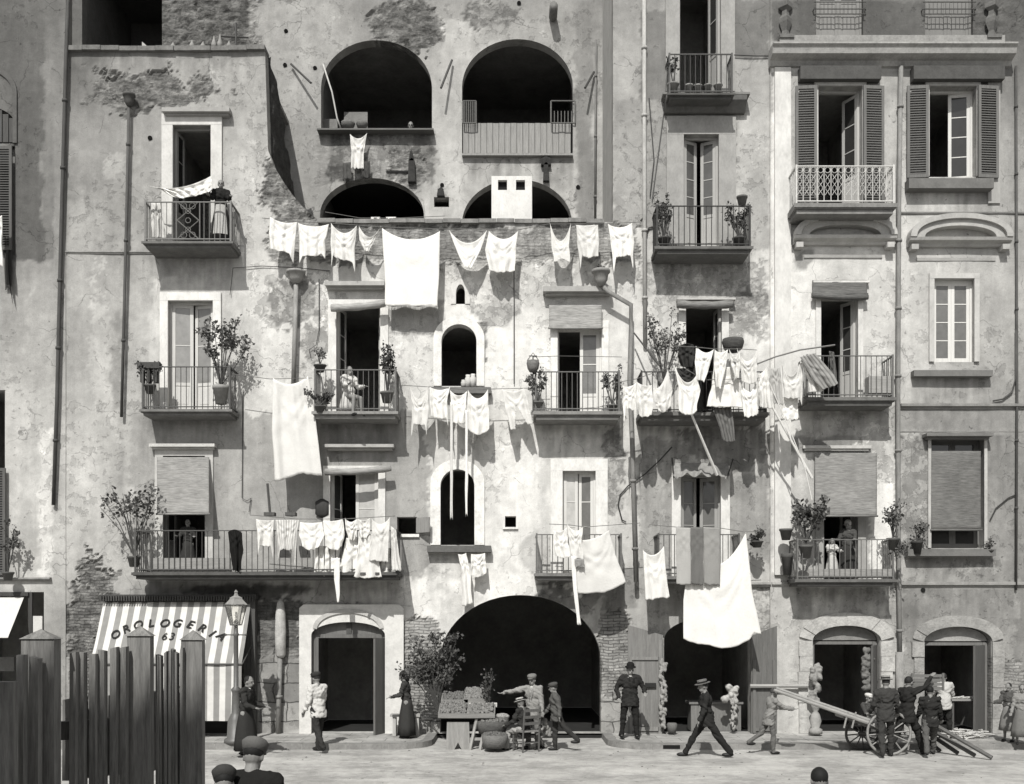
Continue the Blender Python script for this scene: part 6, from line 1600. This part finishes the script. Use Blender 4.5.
m=MB(); Yq=-.3; m.box((WX(952,Yq),Yq,WZ(701,Yq)),(WX(977,Yq),Yq+.5,WZ(699,Yq))); 
t=thing('work_bench','small bench with pale pieces on it inside the right hand shop door','bench',(WX(964,Yq),Yq,.126)); m.build('bench_top',wood(150,False),t)
for px in (954,975): m=MB(); m.box((WX(px-1,Yq),Yq+.05,.126),(WX(px+1,Yq),Yq+.12,WZ(701,Yq))); m.build('leg',wood(90),t)
for k in range(5):
    c=W(955+k*5,698.6,Yq+.1); m=MB(); m.tube([c+Vector((-.08,-.03,.02)),c+Vector((.10,.03,.03+.02*(k%2)))],.022,6); m.build('pale_piece',wood(200,False),t)
m=MB(); c=W(672,733,-.3); m.lathe(c,[(.09,0),(.13,.2),(.10,.24)],10); tag(m.build('bucket',wood(110),None,True),'small bucket on the threshold beside the open double doors','bucket')
# ------------------------------------------------------------------ ground
def dirt(t, name):
    m, nt, b = newmat(name); g = nt.nodes.new('ShaderNodeNewGeometry'); P=g.outputs['Position']
    n1=noise_node(nt,P,.5,10,.65); n2=noise_node(nt,P,6,8,.7); n3=noise_node(nt,P,40,4,.7)
    mp=nt.nodes.new('ShaderNodeMapping'); mp.inputs['Scale'].default_value=(.35,2.2,1); nt.links.new(P,mp.inputs[0]); n4=noise_node(nt,mp.outputs[0],1.2,7,.6)
    v=math_node(nt,'MULTIPLY',mapr(nt,n1,.3,.7,.82,1.16),mapr(nt,n2,.28,.72,.8,1.18)); v=math_node(nt,'MULTIPLY',v,mapr(nt,n3,.25,.75,.85,1.12)); v=math_node(nt,'MULTIPLY',v,mapr(nt,n4,.3,.7,.86,1.12))
    v=math_node(nt,'MULTIPLY',v,mapr(nt,noise_node(nt,P,4.3,3,.5),.29,.33,.6,1.0))
    pt=mapr(nt,noise_node(nt,P,.9,9,.7),.45,.58,1.06,.78); v=math_node(nt,'MULTIPLY',v,pt)
    if name=='worn_paving':
        tb=nt.nodes.new('ShaderNodeTexBrick'); nt.links.new(P,tb.inputs[0]); tb.inputs['Scale'].default_value=1; tb.inputs['Brick Width'].default_value=.95; tb.inputs['Row Height'].default_value=.5; tb.inputs['Mortar Size'].default_value=.012
        tb.inputs['Color1'].default_value=(.9,.9,.9,1); tb.inputs['Color2'].default_value=(1.06,1.06,1.06,1); tb.inputs['Mortar'].default_value=(.55,.55,.55,1); v=math_node(nt,'MULTIPLY',v,tb.outputs[0])
    v=math_node(nt,'MULTIPLY',v,alb(t)); nt.links.new(sepia(nt,v),b.inputs['Base Color']); b.inputs['Roughness'].default_value=.95; b.inputs['Specular IOR Level'].default_value=.1
    bump(nt,b,math_node(nt,'ADD',n2,math_node(nt,'MULTIPLY',n3,.4)),.7,.03); return m
m = MB(); m.add([(-300,-300,0),(300,-300,0),(300,300,0),(-300,300,0)],[(0,1,2,3)]); g=m.build('road', dirt(188,'dusty_road'),origin=(0,0,0)); tag(g,kind='structure')
def pave(x0,x1,name,rl,rr,t):
    # sidewalk from wall (Y .35) to kerb Y=-2.1 with rounded ends
    m=MB(); yf=-2.1; r=.9; pts=[(x0,.0)]
    if rl: pts+= [(x0+r-r*math.cos(a), yf+r-r*math.sin(a)) for a in np.linspace(0,math.pi/2,8)]
    else: pts+=[(x0,yf)]
    if rr: pts+= [(x1-r+r*math.sin(a), yf+r-r*math.cos(a)) for a in np.linspace(0,math.pi/2,8)]
    else: pts+=[(x1,yf)]
    pts+=[(x1,.0)]; n=len(pts)
    m.add([(x,y,.12) for x,y in pts]+[(x,y,-.05) for x,y in pts],[tuple(range(n))]+[(i,(i+1)%n,(i+1)%n+n,i+n) for i in range(n)])
    o=m.build(name, dirt(t,'worn_paving'),origin=(x0,0,0)); tag(o,kind='structure')
    k=MB(); kp=pts[1:-1]; kp=[pts[0]]+kp+[pts[-1]]
    for a,b in zip(kp,kp[1:]):
        L=math.hypot(b[0]-a[0],b[1]-a[1]); nn=max(1,int(L/.9)) if L>1 else 1
        for i in range(nn):
            p=Vector((a[0]+(b[0]-a[0])*i/nn,a[1]+(b[1]-a[1])*i/nn,0)); q=Vector((a[0]+(b[0]-a[0])*(i+1)/nn,a[1]+(b[1]-a[1])*(i+1)/nn,0))
            t_=(q-p).normalized(); nrm=Vector((-t_.y,t_.x,0))*.22; ou=-Vector((-t_.y,t_.x,0))*.012; q=q-t_*.006; j=random.uniform(0,.006)
            z1=.126+j
            k.add([p+ou-Vector((0,0,.05)),q+ou-Vector((0,0,.05)),q+nrm-Vector((0,0,.05)),p+nrm-Vector((0,0,.05)),p+ou*.0+Vector((0,0,z1)),q+ou*.0+Vector((0,0,z1)),q+nrm+Vector((0,0,z1)),p+nrm+Vector((0,0,z1))],[(0,3,2,1),(4,5,6,7),(0,1,5,4),(1,2,6,5),(2,3,7,6),(3,0,4,7)])
    o=k.build('kerb', stone(138,.3),origin=(x0,0,0)); tag(o,kind='structure')
pave(WX(XL),WX(437),'pavement',False,True,182); pave(WX(602),WX(XR),'pavement',True,False,178)
m=MB(); m.box((WX(663,-2.1),-2.116,.02),(WX(680,-2.1),-2.05,.10)); o=m.build('kerb_drain', mat('dark_interior',25,.9)); tag(o,'dark slot drain opening in the kerb face beside the walking man','drain')
mm=MB(); rr=random.Random(9)
for i in range(150):
    x=rr.uniform(-11,11.5); y=rr.uniform(-7.5,-2.3) if i%3 else rr.uniform(-3.2,-2.25); s=rr.uniform(.008,.026); mm.ell((x,y,s*.3),(s,s*rr.uniform(.5,1),s*.5),None,6,4)
o=mm.build('street_litter', stone(135,.4)); tag(o,'scattered straw, pebbles and small litter lying on the dusty road','litter',None,'stuff')
# raised quay the camera and the fence stand on, and the building across the street behind
m=MB(); m.box((-30,-45,-.02),(30,-18.6,1.2)); o=m.build('quay_platform', stone(150),origin=(0,-20,0)); tag(o,kind='structure')
ob=thing('tenement_building','plain tenement across the street, behind the viewer','building',(0,-36,1.2),'tenement facades')
m=MB(); m.box((-60,-44,0),(60,-36,11)); m.build('wall', stone(150), ob)
m=MB(); n=4; q=[(-7.2,-35.9),(-3.3,-32.65),(-3.3,-43),(-7.2,-43)]
m.add([(x,y,1.2) for x,y in q]+[(x,y,OPPH) for x,y in q],[(0,1,2,3),(7,6,5,4),(0,4,5,1),(1,5,6,2),(2,6,7,3),(3,7,4,0)]); m.build('shade_tower', stone(150), ob)  # unseen tower added and shaped to throw shade on the fence

# ------------------------------------------------------------------ light, world, camera
w = bpy.data.worlds.new("World"); S.world = w; w.use_nodes = True; nt = w.node_tree
sky = nt.nodes.new('ShaderNodeTexSky'); sky.sky_type='NISHITA'; sky.sun_disc=False
SD = Vector((-.20,-1,1.03)).normalized(); el=math.asin(SD.z); az=math.atan2(SD.x,SD.y)
sky.sun_elevation=el; sky.sun_rotation=az
bw = nt.nodes.new('ShaderNodeRGBToBW'); nt.links.new(sky.outputs[0],bw.inputs[0])
bg = nt.nodes['Background']; nt.links.new(bw.outputs[0],bg.inputs[0]); bg.inputs[1].default_value=SKY
sl = bpy.data.lights.new('sun','SUN'); sl.energy=SUN; sl.angle=R(.5); sl.color=(1,.985,.95)
so = bpy.data.objects.new('sun',sl); COL.objects.link(so); so.rotation_euler = SD.to_track_quat('Z','Y').to_euler(); so.location=(0,-10,30)
cd = bpy.data.cameras.new('camera'); co=bpy.data.objects.new('camera',cd); COL.objects.link(co)
co.location=(0,-CAMD,CAMH); co.rotation_euler=(R(90),0,0); cd.sensor_width=36; cd.lens=36*F/1024; cd.shift_y=(HY-392)/1024; cd.clip_end=2000; cd.clip_start=.1
S.camera=co
S.view_settings.view_transform='Standard'; S.view_settings.look='None'; S.view_settings.exposure=EXPO; S.view_settings.gamma=1
S.view_settings.use_curve_mapping=False
S.render.resolution_x=1024; S.render.resolution_y=784
